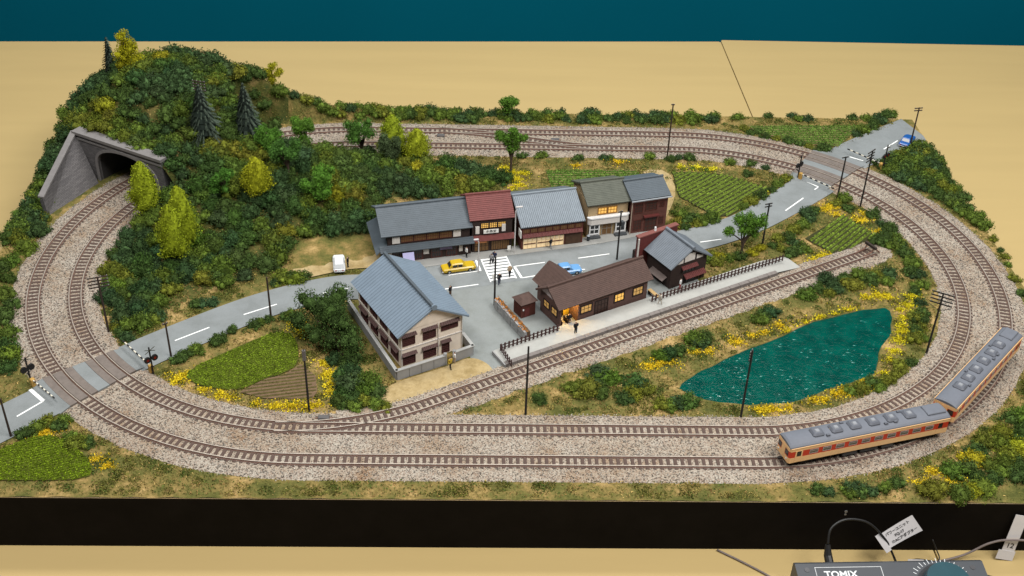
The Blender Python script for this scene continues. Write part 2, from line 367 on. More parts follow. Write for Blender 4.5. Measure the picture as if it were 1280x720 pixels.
# ------------------------------------------------------------------ ballast beds
ballast = blend_mat('ballast_stone', [(.33, (.25, .18, .122)), (.45, (.31, .265, .215)), (.58, (.345, .312, .268)), (.7, (.365, .34, .298))], .22, 10, finev=.25, bump=.9, bs=16,
                    speck=[(0, (.30, .27, .26)), (.13, (.80, .68, .62)), (.35, (1, .97, .93)), (.7, (1.12, 1.1, 1.06)), (.92, (.68, .62, .6))], ss=11.0)
def oval_pts(r, n=64):
    P = []
    for k in range(n + 1): a = -PI / 2 + PI * k / n; P.append((LS + r * math.cos(a), r * math.sin(a)))
    for k in range(n + 1): a = PI / 2 + PI * k / n; P.append((-LS + r * math.cos(a), r * math.sin(a)))
    return P
prof = [(-4.0, -.02), (-3.5, .10), (-3.0, .13), (-1.85, .15), (0, .12), (1.85, .15), (3.0, .13), (3.5, .10), (3.95, -.02)]
rings = [[(x, y, z) for x, y in oval_pts(RM + o)] for o, z in prof]; n = len(rings[0]); mb = MB()
V = [p for r_ in rings for p in r_]
V = [(x + .06 * math.sin(x * 9 + y * 7), y + .06 * math.sin(x * 6 - y * 11), z + .012 * math.sin(x * 17 + y * 13)) for x, y, z in V]
mb.add(V, [(k * n + i, k * n + (i + 1) % n, k * n + n + (i + 1) % n, k * n + n + i) for k in range(len(prof) - 1) for i in range(n)])
struct(tag(mb.build('ballast_bed', ballast, smooth=True), None))
mb = MB(); offs = [(2.0, -.02), (1.5, .09), (1.1, .135), (-1.1, .135), (-1.5, .09), (-2.0, -.02)]; P = SID[6:]
dd = (P[-1] - P[-2]) / np.linalg.norm(P[-1] - P[-2]); P = np.vstack([P, P[-1] + dd * 1.4, P[-1] + dd * 2.4])
lines = []
for o, z in offs:
    sc = np.ones(len(P)); sc[-1] = .25; sc[-2] = .8
    l_, _ = ribbon(P, o * sc, 0 * sc); lines.append([(q[0], q[1], z if i < len(P) - 1 else -.02) for i, q in enumerate(l_)])
n = len(P); mb.add([p for l in lines for p in l], [(k * n + i, k * n + n + i, k * n + n + i + 1, k * n + i + 1) for k in range(len(offs) - 1) for i in range(n - 1)])
struct(mb.build('siding_ballast', ballast, smooth=True))

# ------------------------------------------------------------------ roads, yards, pond
asphalt = blend_mat('road_grey', [(.32, (.165, .178, .178)), (.5, (.195, .21, .213)), (.68, (.215, .232, .238))], .35, 9, rough=.85, finev=.07, bump=.12, bs=18)
asph2 = blend_mat('yard_grey', [(.32, (.175, .187, .178)), (.5, (.205, .22, .215)), (.68, (.225, .24, .238))], .3, 9, rough=.85, finev=.07, bump=.12, bs=18)
pave = mat('sidewalk_grey', (.30, .30, .285), .85, .12, .8, bump=.15, bs=18)
sand = blend_mat('sand_yard', [(.35, (.26, .19, .085)), (.5, (.345, .26, .13)), (.65, (.39, .305, .165))], .5, 5, finev=.15, bump=.3)
road = link('road', None)
mb = MB(); n = len(RC); mb.add([(p[0], p[1], .085) for p in rl] + [(p[0], p[1], .085) for p in rr], [(i, n + i, n + i + 1, i + 1) for i in range(n - 1)])
bpy.data.objects.remove(road); road = struct(mb.build('road', asphalt))
YARD = [(-13.15, -5.01), (-7.82, -3.03), (3.63, -0.43), (10.52, 1.88), (14.80, 2.27), (17.2, -3.0), (11.29, -6.20), (3.24, -10.73), (-2.21, -13.89), (-1.36, -17.01), (-3.28, -17.69), (-4.94, -14.84), (-5.69, -11.61), (-8.69, -4.12)]
yard = struct(MB().poly([(x, y, .07) for x, y in YARD]).build('station_yard', asph2))
SW = [(-13.11, -1.22), (-9.82, -0.80), (-1.01, 1.61), (5.43, 3.23), (8.07, 4.04), (11.26, 5.18), (14.86, 6.50), (14.78, 7.91), (10.45, 7.01), (6.10, 4.90), (0.14, 3.40), (-5.21, 2.39), (-13.53, 0.31)]
struct(MB().prism([(x, y) for x, y in SW], .02, .14).build('sidewalk', pave))
LOT = smooth_poly([(-21.97, -3.33), (-22.37, 1.40), (-20.78, 3.78), (-17.06, 4.78), (-14.31, 4.54), (-13.29, 1.32), (-13.29, -0.95), (-16.52, -1.02), (-19.44, -2.33)], 2)
struct(MB().poly([(x, y, .11) for x, y in LOT]).build('parking_lot', sand))
LOT2 = smooth_poly([(-11.13, -18.23), (-6.86, -16.10), (-4.95, -14.62), (-3.27, -15.71), (-2.87, -17.25), (-4.09, -18.77), (-6.76, -20.06), (-10.67, -21.35), (-12.69, -20.76), (-12.14, -19.31)], 2)
struct(MB().poly([(x, y, .10) for x, y in LOT2]).build('dirt_yard', sand))
LOT3 = smooth_poly([(-0.69, 18.87), (3.06, 19.35), (3.14, 17.00), (8.12, 17.68), (16.28, 15.62), (16.09, 12.18), (14.40, 10.97), (12.51, 17.28), (13.16, 19.29), (17.26, 19.79), (16.54, 11.03), (14.79, 7.28), (-0.78, 14.25)], 1)
struct(MB().poly([(x, y, .09) for x, y in smooth_poly([(13.63, 19.49), (16.88, 19.59), (17.13, 14.77), (15.94, 11.01), (14.80, 8.07), (14.73, 17.35)], 1)]).build('field_path', sand))
white = mat('road_paint', (.78, .79, .78), .8, .12, 3)
k = 0
def line(a, b, w_, z=.105):
    a, b = np.array(a), np.array(b); d = (b - a) / np.linalg.norm(b - a); n_ = np.array([-d[1], d[0]]) * w_ / 2
    MB().poly([(*(a - n_), z), (*(b - n_), z), (*(b + n_), z), (*(a + n_), z)]).build('road_marking', white, road)
for a, b, w_ in (((-7.19, -2.06), (-4.39, -1.30), .13), ((-8.29, -4.64), (-4.30, -3.56), .13), ((-4.59, 0.72), (-4.12, -1.27), .22), ((-0.82, -0.39), (-0.16, -2.38), .24),
                 ((-0.82, -0.39), (2.18, 0.39), .13), ((-0.16, -2.38), (1.16, -1.98), .13), ((3.58, -1.41), (6.03, -0.75), .13), ((5.51, 1.21), (8.67, 2.07), .13), ((-30.90, -12.87), (-28.28, -10.86), .14),
                 ((-25.57, -8.87), (-22.82, -7.18), .14), ((-18.80, -5.32), (-16.49, -4.48), .14), ((-41.29, -19.71), (-39.76, -21.18), .32), ((-39.76, -21.18), (-41.27, -23.12), .15),
                 ((31.41, 17.96), (32.94, 16.16), .22), ((32.94, 16.16), (32.37, 15.56), .14), ((28.18, 10.95), (30.72, 13.71), .15), ((42.77, 25.30), (45.09, 27.56), .15), ((18.10, 4.48), (20.37, 5.10), .14), ((38.26, 23.29), (39.59, 22.37), .2)):
    line(a, b, w_)
q0, q1, q2, q3 = map(np.array, ((-4.09, 0.85), (-1.61, 1.45), (-0.67, -2.46), (-3.12, -3.14)))
for i in range(8):
    t0, t1 = (i + .12) / 8, (i + .68) / 8
    P = [q0 + (q3 - q0) * t0, q0 + (q3 - q0) * t1, q1 + (q2 - q1) * t1, q1 + (q2 - q1) * t0]
    MB().poly([(p[0], p[1], .105) for p in P]).build('crosswalk_stripe', white, road)
line(q0, q3, .12, .109); line(q1, q2, .12, .109)

wm = bpy.data.materials.new('pond_water'); wm.use_nodes = True; nt = wm.node_tree; b = nt.nodes['Principled BSDF']
b.inputs['Base Color'].default_value = (.001, .07, .055, 1); b.inputs['Roughness'].default_value = .08; b.inputs['Specular IOR Level'].default_value = .22
tc = _n(nt, 'ShaderNodeTexCoord'); mp = _n(nt, 'ShaderNodeMapping'); mp.inputs['Scale'].default_value = (.9, 2.0, 1); mp.inputs['Rotation'].default_value = (0, 0, .25)
nz = _n(nt, 'ShaderNodeTexNoise'); nz.inputs['Scale'].default_value = 2.2; nz.inputs['Detail'].default_value = 5; nz.inputs['Roughness'].default_value = .65; nz.inputs['Distortion'].default_value = 1.0
bp = _n(nt, 'ShaderNodeBump'); bp.inputs['Strength'].default_value = .6; bp.inputs['Distance'].default_value = .07
pk_ = _n(nt, 'ShaderNodeMapRange'); pk_.inputs[1].default_value = .60; pk_.inputs[2].default_value = .80; nt.links.new(nz.outputs['Fac'], pk_.inputs[0])
wr = _n(nt, 'ShaderNodeValToRGB'); wr.color_ramp.elements[0].position = .35; wr.color_ramp.elements[0].color = (.0005, .036, .027, 1); wr.color_ramp.elements[1].position = .75; wr.color_ramp.elements[1].color = (.001, .070, .050, 1)
wn = _n(nt, 'ShaderNodeTexNoise'); wn.inputs['Scale'].default_value = .8; wn.inputs['Detail'].default_value = 6; nt.links.new(tc.outputs['Object'], wn.inputs['Vector']); nt.links.new(wn.outputs['Fac'], wr.inputs[0]); nt.links.new(wr.outputs[0], b.inputs['Base Color'])
for a, b_ in ((tc.outputs['Object'], mp.inputs[0]), (mp.outputs[0], nz.inputs['Vector']), (nz.outputs['Fac'], bp.inputs['Height']), (bp.outputs[0], b.inputs['Normal'])): nt.links.new(a, b_)
cx, cy = np.mean(POND, axis=0)
struct(MB().poly([(cx + (x - cx) * 1.02, cy + (y - cy) * 1.02, -.06) for x, y in POND]).build('pond_water', wm))
gel = mat('glint_gel', (.02, .16, .13), .16, .1, 2, spec=1.0)  # paler than the water; ridges added to catch the lights as glints
mb = MB(); rq = random.Random(4)
while len(mb.f) < 6 * 110:
    x, y = cx + rq.uniform(-13, 13), cy + rq.uniform(-8, 8)
    if not inside([(cx + (a - cx) * .95, cy + (b_ - cy) * .95) for a, b_ in POND], x, y) or rq.random() > .25 + .75 * (math.sin(x * .5 + y * .9) > -.2) * (y < cy + 2.5): continue
    a = rq.uniform(-.5, .7); l_, w_, h_ = rq.uniform(.07, .26), rq.uniform(.03, .06), rq.uniform(.018, .04); d = (math.cos(a) * l_, math.sin(a) * l_); n_ = (-math.sin(a) * w_, math.cos(a) * w_)
    mb.add([(x - d[0], y - d[1], -.062), (x - n_[0], y - n_[1], -.062), (x + d[0], y + d[1], -.062), (x + n_[0], y + n_[1], -.062), (x - d[0] * .3, y - d[1] * .3, -.06 + h_), (x + d[0] * .3, y + d[1] * .3, -.06 + h_ * .8)], [(0, 1, 4), (1, 5, 4), (1, 2, 5), (2, 3, 5), (3, 4, 5), (3, 0, 4)])
tag(mb.build('glint_ripples', gel, smooth=True), 'glossy paler gel ripples added as glints on the teal pond surface', 'water', None, 'stuff')
mb = MB(); n = len(POND); rim = []
for k_, (f_, z) in enumerate(((.985, -.12), (.995, .0), (1.015, .06), (1.045, -.04))):
    rim += [(cx + (x - cx) * f_ + .08 * math.sin(i * 2.7 + k_), cy + (y - cy) * f_ + .08 * math.sin(i * 3.9), z) for i, (x, y) in enumerate(POND)]
mb.add(rim, [(k_ * n + i, k_ * n + (i + 1) % n, k_ * n + n + (i + 1) % n, k_ * n + n + i) for k_ in range(3) for i in range(n)])
struct(mb.build('pond_bank', soil, smooth=True))

# ------------------------------------------------------------------ tracks
railm = mat('rusty_rail', (.155, .082, .058), .6, .25, 2, spec=.4)
headm = mat('worn_rail_head', (.50, .42, .35), .35, .2, 3, metal=.5)
sleepm = mat('sleeper_brown', (.080, .052, .042), .8, .3, 4)
def resample(P, step, closed=False):
    P = np.asarray(P, float)
    if closed: P = np.vstack([P, P[:1]])
    s = np.concatenate([[0], np.cumsum(np.linalg.norm(np.diff(P, axis=0), axis=1))]); n_ = int(round(s[-1] / step))
    t = np.linspace(0, s[-1], n_ + 1)
    if closed: t = t[:-1]
    return np.stack([np.interp(t, s, P[:, 0]), np.interp(t, s, P[:, 1])], 1)
def path_n(P, closed):
    d = (np.roll(P, -1, 0) - np.roll(P, 1, 0)) if closed else np.gradient(P, axis=0)
    d = d / np.linalg.norm(d, axis=1)[:, None]; return d, np.stack([-d[:, 1], d[:, 0]], 1)
def rail(parent, P, off, closed, z0=.20):
    d, nn = path_n(P, closed); n_ = len(P)
    for nm, prof_, m_ in (('rail', [(-.10, z0), (-.035, z0 + .03), (-.045, z0 + .12), (.045, z0 + .12), (.035, z0 + .03), (.10, z0)], railm), ('rail_head', [(-.05, z0 + .121), (-.04, z0 + .138), (.04, z0 + .138), (.05, z0 + .121)], headm)):
        V = []
        for o, z in prof_: V += [(*(p + q * (off + o)), z) for p, q in zip(P, nn)]
        m_b = MB(); e = n_ if closed else n_ - 1
        m_b.add(V, [(k * n_ + i, k * n_ + (i + 1) % n_, k * n_ + n_ + (i + 1) % n_, k * n_ + n_ + i) for k in range(len(prof_) - 1) for i in range(e)])
        if nm == 'rail': r_ = m_b.build(nm, m_, parent)
        else: m_b.build(nm, m_, r_)
slp = MB().bbox(-.13, .13, -.78, .78, .06, .215, .025).mesh('sleeper', sleepm)
G = .53
def track(label, P, closed, keep, step=.56, skip=None):
    t = thing('railway_track', label, 'track', (0, 0, 0))
    Q = resample(P, .5, closed)
    for s_ in (1, -1): rail(t, Q, s_ * G, closed)
    Q = resample(P, step, closed); d, nn = path_n(Q, closed)
    ok = np.ones(len(Q), bool) if skip is None else ~skip(Q[:, 0], Q[:, 1])
    a_ = ang(Q[:, 0], Q[:, 1]); hid = (a_ > 114) & (a_ < 149) & (np.hypot(Q[:, 0], Q[:, 1]) > 20) & (Q[:, 0] < -LS)
    order = np.argsort(Q[:, 1] + hid * 200); rank = np.empty(len(Q), int); rank[order] = np.arange(len(Q))
    mb_ = MB()
    for i in range(len(Q)):
        if not ok[i]: continue
        th = math.atan2(d[i][1], d[i][0])
        if rank[i] < keep: link('sleeper', slp, t, loc=(Q[i][0], Q[i][1], 0), rz=th)
        else:
            mb_.M = Matrix.Translation((Q[i][0], Q[i][1], 0)) @ Matrix.Rotation(th, 4, 'Z'); mb_.box(-.13, .13, -.78, .78, .06, .21)
    if mb_.v: tag(mb_.build('sleepers', sleepm, t), kind='stuff')
    return t
xing = lambda x, y: dist_path(RC, x, y) < 2.5
track('outer loop of rusty model railway track on pale ballast', oval_pts(RO, 48), True, 300, skip=xing)
track('inner loop of rusty model railway track on pale ballast', oval_pts(RI, 48), True, 300, skip=xing)
track('straight siding track passing the station platform to the buffer stop', SID, False, 200, skip=lambda x, y: (oval(x, y) > RI - .45))
CX = [(x, RO - (RO - RI) * float(sst(0, 1, (x + 9) / 20))) for x in np.linspace(-9, 11, 40)]
track('crossover track joining both loops at the back', CX, False, 60, skip=lambda x, y: (oval(x, y) > RO - .6) | (oval(x, y) < RI + .6))
for p, lab in (((-16.72, -23.07), 'small grey point motor beside the front turnout'), ((4.47, 26.20), 'small grey point motor between the back tracks'), ((-8.83, 26.75), 'small grey point motor between back tracks beside the yellow-green tree')):
    t = thing('point_motor', lab, 'point motor', (*p, .12))
    MB().bbox(-.45, .45, -.22, .22, 0, .22, .04).build('housing', mat('motor_grey', (.09, .085, .085), .6), t)
    MB().box(-.7, .7, -.05, .05, .02, .09).build('throw_bar', railm, t)
# buffer stop
t = thing('buffer_stop', 'dark rail buffer stop ending the siding track', 'buffer stop', (35.0, float(SID[-1][1]) - .12, .14), TH)
for s_ in (-.45, .45):
    MB().tube([(-1.6, s_, .1), (-.3, s_, .35), (0, s_, .85)], .08, 5).tube([(.9, s_, 0), (0, s_, .8)], .07, 5).build('bent_rail', railm, t)
MB().bbox(-.18, .08, -.75, .75, .72, 1.0, .03).build('buffer_beam', mat('creosote', (.035, .025, .02), .8), t)
# level crossings: boards between and beside the rails
deck = mat('crossing_boards', (.15, .125, .11), .8, .2, 2, bump=.3)
for i0, lab in ((0, 'left level crossing deck where the road crosses both tracks'), (1, 'back right level crossing deck where the road crosses both tracks')):
    t = thing('level_crossing', lab, 'crossing', (0, 0, 0))
    c_ = (-LS, 0) if i0 == 0 else (LS, 0)
    if i0 == 0: a0, a1 = R(219.2), R(228.6)
    else: a0, a1 = R(44.6), R(56.4)
    def strip(r0, r1, z0, z1, nm, m_, e=0.0):
        n_ = 10; mb_ = MB(); V = []
        for r_, z in ((r0, z0), (r1, z1), (r1, -.02), (r0, -.02)): V += [(c_[0] + r_ * math.cos(a0 + (a1 - a0) * i / n_), c_[1] + r_ * math.sin(a0 + (a1 - a0) * i / n_), z) for i in range(n_ + 1)]
        k_ = n_ + 1
        mb_.add(V, [(j * k_ + i, ((j + 1) % 4) * k_ + i, ((j + 1) % 4) * k_ + i + 1, j * k_ + i + 1) for j in range(4) for i in range(n_)] + [(0, k_, 2 * k_, 3 * k_), (n_, 3 * k_ + n_, 2 * k_ + n_, k_ + n_)])
        mb_.build(nm, m_, t)
    for r_ in (RI, RO): strip(r_ - G + .17, r_ + G - .12, .30, .30, 'deck_panel', deck)
    strip(RI + G + .12, RI + G + .75, .30, .30, 'deck_board', deck); strip(RO - G - .75, RO - G - .12, .30, .30, 'deck_board', deck)
    strip(RI + G + .77, RO - G - .77, .285, .285, 'road_panel', asphalt)
    strip(RI - G - .75, RI - G - .12, .29, .30, 'deck_board', deck); strip(RO + G + .12, RO + G + .75, .30, .29, 'deck_board', deck)
    strip(RI - G - 1.75, RI - G - .76, .07, .285, 'ramp', asphalt); strip(RO + G + .76, RO + G + 1.75, .285, .07, 'ramp', asphalt)

# ------------------------------------------------------------------ tunnel portals
stone = bpy.data.materials.new('portal_stone'); stone.use_nodes = True; nt = stone.node_tree; b = nt.nodes['Principled BSDF']; b.inputs['Roughness'].default_value = .85
tc = _n(nt, 'ShaderNodeTexCoord'); mp = _n(nt, 'ShaderNodeMapping'); mp.inputs['Rotation'].default_value = (R(90), 0, 0)
br = _n(nt, 'ShaderNodeTexBrick'); br.inputs['Color1'].default_value = (.088, .083, .086, 1); br.inputs['Color2'].default_value = (.135, .127, .128, 1); br.inputs['Mortar'].default_value = (.055, .052, .053, 1)
br.inputs['Scale'].default_value = 2.6; br.inputs['Mortar Size'].default_value = .03; br.inputs['Brick Width'].default_value = .9; br.inputs['Row Height'].default_value = .34
bp = _n(nt, 'ShaderNodeBump'); bp.inputs['Strength'].default_value = .6; bp.inputs['Distance'].default_value = .05; bp.invert = True
for a, b_ in ((tc.outputs['Object'], mp.inputs[0]), (mp.outputs[0], br.inputs['Vector']), (br.outputs['Color'], b.inputs['Base Color']), (br.outputs['Fac'], bp.inputs['Height']), (bp.outputs[0], b.inputs['Normal'])): nt.links.new(a, b_)
cope = mat('portal_coping', (.175, .165, .163), .85, .15, 2, bump=.3)
def arch(x0, x1, zs, zc, n_=24): # arch opening outline from left foot to right foot
    xc, hw = (x0 + x1) / 2, (x1 - x0) / 2
    return [(x0, 0)] + [(xc - hw * math.cos(PI * i / n_), zs + (zc - zs) * math.sin(PI * i / n_) ** .62) for i in range(n_ + 1)] + [(x1, 0)]
def portal(name, label, adeg, flip, wing):
    # local x runs outwards along the radius, -y faces out of the tunnel
    t = thing(name, label, 'tunnel portal', (-LS, 0, 0), 0)
    a = R(adeg)
    M = Matrix(((math.cos(a), -math.sin(a) * -1 * flip * -1, 0, 0), (math.sin(a), math.cos(a) * -1 * flip * -1, 0, 0), (0, 0, 1, 0), (0, 0, 0, 1)))
    # columns: x -> radial, y -> tangential into the hill (decreasing angle when flip=-1)
    M = Matrix(((math.cos(a), flip * -math.sin(a), 0, 0), (math.sin(a), flip * math.cos(a), 0, 0), (0, 0, 1, 0), (0, 0, 0, 1)))
    o = arch(22.7, 31.0, 1.5, 4.25); r0, r1, H = 21.7, 33.9, 4.9
    mb_ = MB(M); Y0, Y1 = -.1, .9; n_ = len(o)
    top = [(r0, 0)] + [(r0 + (r1 - r0) * (x - 22.7) / 8.3, H) for x, z in o[1:-1]] + [(r1, 0)]
    P = [(x, Y0, z) for x, z in o] + [(x, Y0, z) for x, z in top] + [(x, Y1, z) for x, z in o] + [(x, Y1, z) for x, z in top]
    f = [(i, i + 1, n_ + i + 1, n_ + i) for i in range(n_ - 1)] + [(i, 2 * n_ + i, 2 * n_ + i + 1, i + 1) for i in range(n_ - 1)] + [(n_ + i, n_ + i + 1, 3 * n_ + i + 1, 3 * n_ + i) for i in range(n_ - 1)]
    mb_.add(P, f); body = mb_.build('portal_wall', stone, t)
    mb_ = MB(M); i1 = arch(22.7, 31.0, 1.5, 4.25); o1 = arch(22.4, 31.3, 1.5, 4.55); n_ = len(i1)
    for k_ in range(n_ - 1): # ring of voussoirs
        mb_.add([(i1[k_][0], Y0 - .12, i1[k_][1]), (i1[k_ + 1][0], Y0 - .12, i1[k_ + 1][1]), (o1[k_ + 1][0], Y0 - .12, o1[k_ + 1][1]), (o1[k_][0], Y0 - .12, o1[k_][1]),
                 (i1[k_][0], Y0 + .3, i1[k_][1]), (i1[k_ + 1][0], Y0 + .3, i1[k_ + 1][1]), (o1[k_ + 1][0], Y0 + .01, o1[k_ + 1][1]), (o1[k_][0], Y0 + .01, o1[k_][1])],
                [(0, 1, 2, 3), (0, 4, 5, 1), (3, 2, 6, 7)])
    mb_.build('arch_ring', cope, t)
    MB(M).box(r0 - .1, r1 + .1, Y0 - .18, Y1 + .1, H - .02, H + .3).build('parapet_coping', cope, t)
    MB(M).box(r0, r1, Y0 - .08, Y0 + .005, H - .55, H - .35).build('string_course', cope, t)
    mb_ = MB(); n_ = len(o); NS = 12   # lining curving into the hill, its near-black colour stands in for tunnel shade
    for q in range(NS):
        for k_ in range(n_ - 1):
            pts_ = []
            for kk, aq in ((k_, q), (k_ + 1, q), (k_ + 1, q + 1), (k_, q + 1)):
                aa = R(adeg + flip * (1.9 + 2.3 * aq)); pts_.append((o[kk][0] * math.cos(aa), o[kk][0] * math.sin(aa), o[kk][1] - .01))
            mb_.add(pts_, [(0, 1, 2, 3)])
    mb_.build('lining', mat('tunnel_shade', (.03, .028, .027), .9), t)
    if wing:
        lx = lambda p: (p[0] + LS, p[1], p[2])
        A_, B_, C_, D_ = map(lx, ((-45.0, 14.9, -.05), (-48.2, 8.0, -.05), (-48.5, 8.2, 1.9), (-47.15, 16.9, 4.9)))
        MB().slab(B_, A_, D_, C_, .5).build('wing_wall', stone, t)
        up = lambda p: (p[0], p[1], p[2] + .02)
        c0, c1 = Vector(up(C_)), Vector(up(D_)); n_ = Vector((-.5, .15, 0)); zz = Vector((0, 0, .2))
        MB().add([c0 - n_ * .3, c1 - n_ * .3, c1 + n_, c0 + n_, c0 - n_ * .3 + zz, c1 - n_ * .3 + zz, c1 + n_ + zz, c0 + n_ + zz], [(0, 1, 2, 3), (4, 7, 6, 5), (0, 4, 5, 1), (1, 5, 6, 2), (2, 6, 7, 3), (3, 7, 4, 0)]).build('wing_coping', cope, t)
        a_, b_, c_ = lx((-36.9, 10.6, 0)), lx((-34.4, 5.6, 0)), 0
    return t
portal('tunnel_portal', 'grey stone double track tunnel portal with sloping wing wall', 150, -1, True)
portal('tunnel_portal', 'grey stone tunnel portal at the back, hidden behind the wooded hill', 120, 1, False)

# ================================================================== buildings
dwood = mat('dark_timber', (.030, .018, .015), .75, .3, 5, bump=.2)
rwood = mat('red_brown_timber', (.085, .024, .017), .75, .3, 4, bump=.2)
rwood2 = mat('maroon_tin', (.115, .027, .024), .6, .2, 3)
slate = mat('dark_slate_tile', (.072, .088, .103), .55, .14, 1.2, bump=.1)
slate2 = mat('light_slate_tile', (.185, .215, .245), .55, .12, 1.5, bump=.1)
blueslate = mat('blue_grey_tile', (.155, .20, .25), .5, .10, 1.0, bump=.1)
redroof = mat('red_roof_tile', (.140, .040, .036), .6, .22, 3, bump=.2)
olive = mat('olive_roof', (.080, .086, .068), .6, .2, 2, bump=.1)
brownroof = mat('brown_shingle', (.072, .042, .034), .7, .22, 2.5, bump=.2)
cream = mat('cream_plaster', (.76, .66, .55), .85, .10, 1.5)
plaster = mat('white_plaster', (.62, .58, .54), .8, .1, 2)
beigew = mat('beige_wall', (.40, .29, .16), .8, .12, 2)
concrete = mat('grey_concrete', (.27, .27, .27), .85, .12, 1.5, bump=.2)
glassd = mat('dark_glass', (.018, .02, .022), .15, .2, 2, spec=.6)
lit = mat('lit_paper', (.7, .42, .10), .6, .25, 2.5, emit=(1.0, .55, .12), es=.55)
litdim = mat('dim_lit_paper', (.13, .07, .03), .6, .4, 5, emit=(1.0, .52, .12), es=.02)
litpale = mat('lit_shop', (.75, .58, .34), .6, .2, 4, emit=(1.0, .72, .40), es=.30)
orangew = mat('orange_frame', (.32, .14, .022), .6, .2, 4)
maroonw = mat('maroon_lattice', (.070, .024, .022), .7, .25, 4)
brick = mat('reddish_brick', (.110, .042, .032), .8, .3, 3, bump=.3)

def faceM(side, W, D):
    "matrix for a wall: local x along the wall (left to right seen from outside), -y outwards, z up"
    if side == 'front': return Matrix.Identity(4)
    if side == 'right': return Matrix.Translation((W, 0, 0)) @ Matrix.Rotation(PI / 2, 4, 'Z')
    if side == 'left': return Matrix.Translation((0, D, 0)) @ Matrix.Rotation(-PI / 2, 4, 'Z')
    return Matrix.Translation((W, D, 0)) @ Matrix.Rotation(PI, 4, 'Z')
def window(parent, M, x, z, w_, h, fm, pm, nx=2, ny=2, t=.06, out=.05, name='window', bar=.035):
    m_ = MB(M); y0 = -out
    m_.box(x, x + w_, y0, .05, z, z + t).box(x, x + w_, y0, .05, z + h - t, z + h).box(x, x + t, y0, .05, z + t, z + h - t).box(x + w_ - t, x + w_, y0, .05, z + t, z + h - t)
    for i in range(1, nx): c = x + w_ * i / nx; m_.box(c - bar / 2, c + bar / 2, y0 + .015, .03, z + t, z + h - t)
    for i in range(1, ny): c = z + h * i / ny; m_.box(x + t, x + w_ - t, y0 + .022, .03, c - bar / 2, c + bar / 2)
    f = m_.build(name, fm, parent)
    MB(M).box(x + t * .5, x + w_ - t * .5, -.012, .02, z + t * .5, z + h - t * .5).build('pane', pm, f)
    return f
def panel(parent, M, x0, x1, z0, z1, m_, name, out=.06): return MB(M).box(x0, x1, -out, .03, z0, z1).build(name, m_, parent)
def gable(parent, W, D, ze, zr, m_, fo=.4, so=.3, th=.14, ribs=0, rh=.05, courses=0, yr=None, ridge=True, wall=None, dimx=0.0, fw=.5):
    "gable roof with the ridge along x; returns roof object. wall: material of the end gables"
    yr = D / 2 if yr is None else yr; sl = (zr - ze) / yr; slb = (zr - ze) / (D - yr)
    x0, x1 = -so, W + so; r_ = MB()
    ef, eb = (-fo, ze - sl * fo), (D + fo, ze - slb * fo)
    Fq = ((x0, ef[0], ef[1]), (x1, ef[0], ef[1]), (x1, yr, zr), (x0, yr, zr))
    Bq = ((x1, eb[0], eb[1]), (x0, eb[0], eb[1]), (x0, yr, zr), (x1, yr, zr))
    for q in (Fq, Bq):
        r_.slab(*q, th)
        if ribs: r_.ribs(*q, ribs, rh, fw)
        if courses: r_.courses(*q, courses, rh)
    o = r_.build('roof', m_, parent)
    if ridge: MB().tube([(x0 - .05, yr, zr + .03), (x1 + .05, yr, zr + .03)], .13, 8).build('ridge_cap', m_, o)
    if wall is not None:
        for x, xx in ((.0, .12), (W - .12, W)):
            MB().add([(x, 0, ze - .12), (x, D, ze - .12), (x, yr, zr - .16), (xx, 0, ze - .12), (xx, D, ze - .12), (xx, yr, zr - .16)], [(0, 1, 2), (5, 4, 3), (0, 3, 4, 1), (1, 4, 5, 2), (2, 5, 3, 0)]).build('gable_wall', wall, parent)
    return o
def leanto(parent, x0, x1, y0, z0, y1, z1, m_, n=0, th=.1, name='lower_roof', courses=0):
    q = ((x0, y0, z0), (x1, y0, z0), (x1, y1, z1), (x0, y1, z1)); b_ = MB().slab(*q, th)
    if n: b_.ribs(*q, n, .03)
    if courses: b_.courses(*q, courses, .03)
    return b_.build(name, m_, parent)
def walls(parent, W, D, z1, m_, z0=0.0): return MB().box(0, W, 0, D, z0, z1).build('wall', m_, parent)
AX = R(13.6)
# --- long dark shop
t = thing('wooden_shop', 'long two-storey wooden shop with dark slate roof beside the sandy lot', 'building', (*(-13.34, -0.25), .1), AX)
W, D = 8.5, 5.6
MB().box(0, W, 0, D, 0, 1.7).build('wall', dwood, t); MB().box(.3, W - .1, .15, D, 1.7, 3.3).build('upper_wall', dwood, t)
gable(t, W - .2, D + .1, 3.3, 4.7, slate, fo=.22, so=.35, courses=16, rh=.014, yr=2.95, wall=dwood)
leanto(t, -.5, W + .25, -.55, 1.55, .16, 1.95, slate, courses=4)
lo = MB().slab((-.95, D, 1.5), (-.95, -.55, 1.5), (.35, .3, 2.1), (.35, D, 2.1), .1).build('side_roof', slate, t)
Mf = Matrix.Translation((0, .15, 0))
panel(t, Mf, .75, 1.5, 2.12, 2.85, plaster, 'plaster_panel'); panel(t, Mf, 6.75, 7.5, 2.15, 2.9, plaster, 'plaster_panel')
for i in range(4): window(t, Mf, 1.6 + i * 1.27, 2.15, 1.22, .72, rwood, litdim, 7, 2, .05, name='lattice_window')
panel(t, Matrix.Identity(4), .25, .65, .55, 1.25, plaster, 'notice'); panel(t, Matrix.Identity(4), 3.75, 4.3, .65, 1.3, plaster, 'notice'); panel(t, Matrix.Identity(4), 7.3, 7.65, .5, 1.3, plaster, 'notice')
for x in (.75, 2.6, 4.5, 6.0): window(t, Matrix.Identity(4), x, .1, 1.1, 1.15, rwood, glassd, 6, 2, .06, name='lattice_door')
panel(t, Matrix.Identity(4), 5.4, 6.6, .95, 1.2, mat('faded_violet', (.22, .19, .33), .8), 'shop_sign', .1)
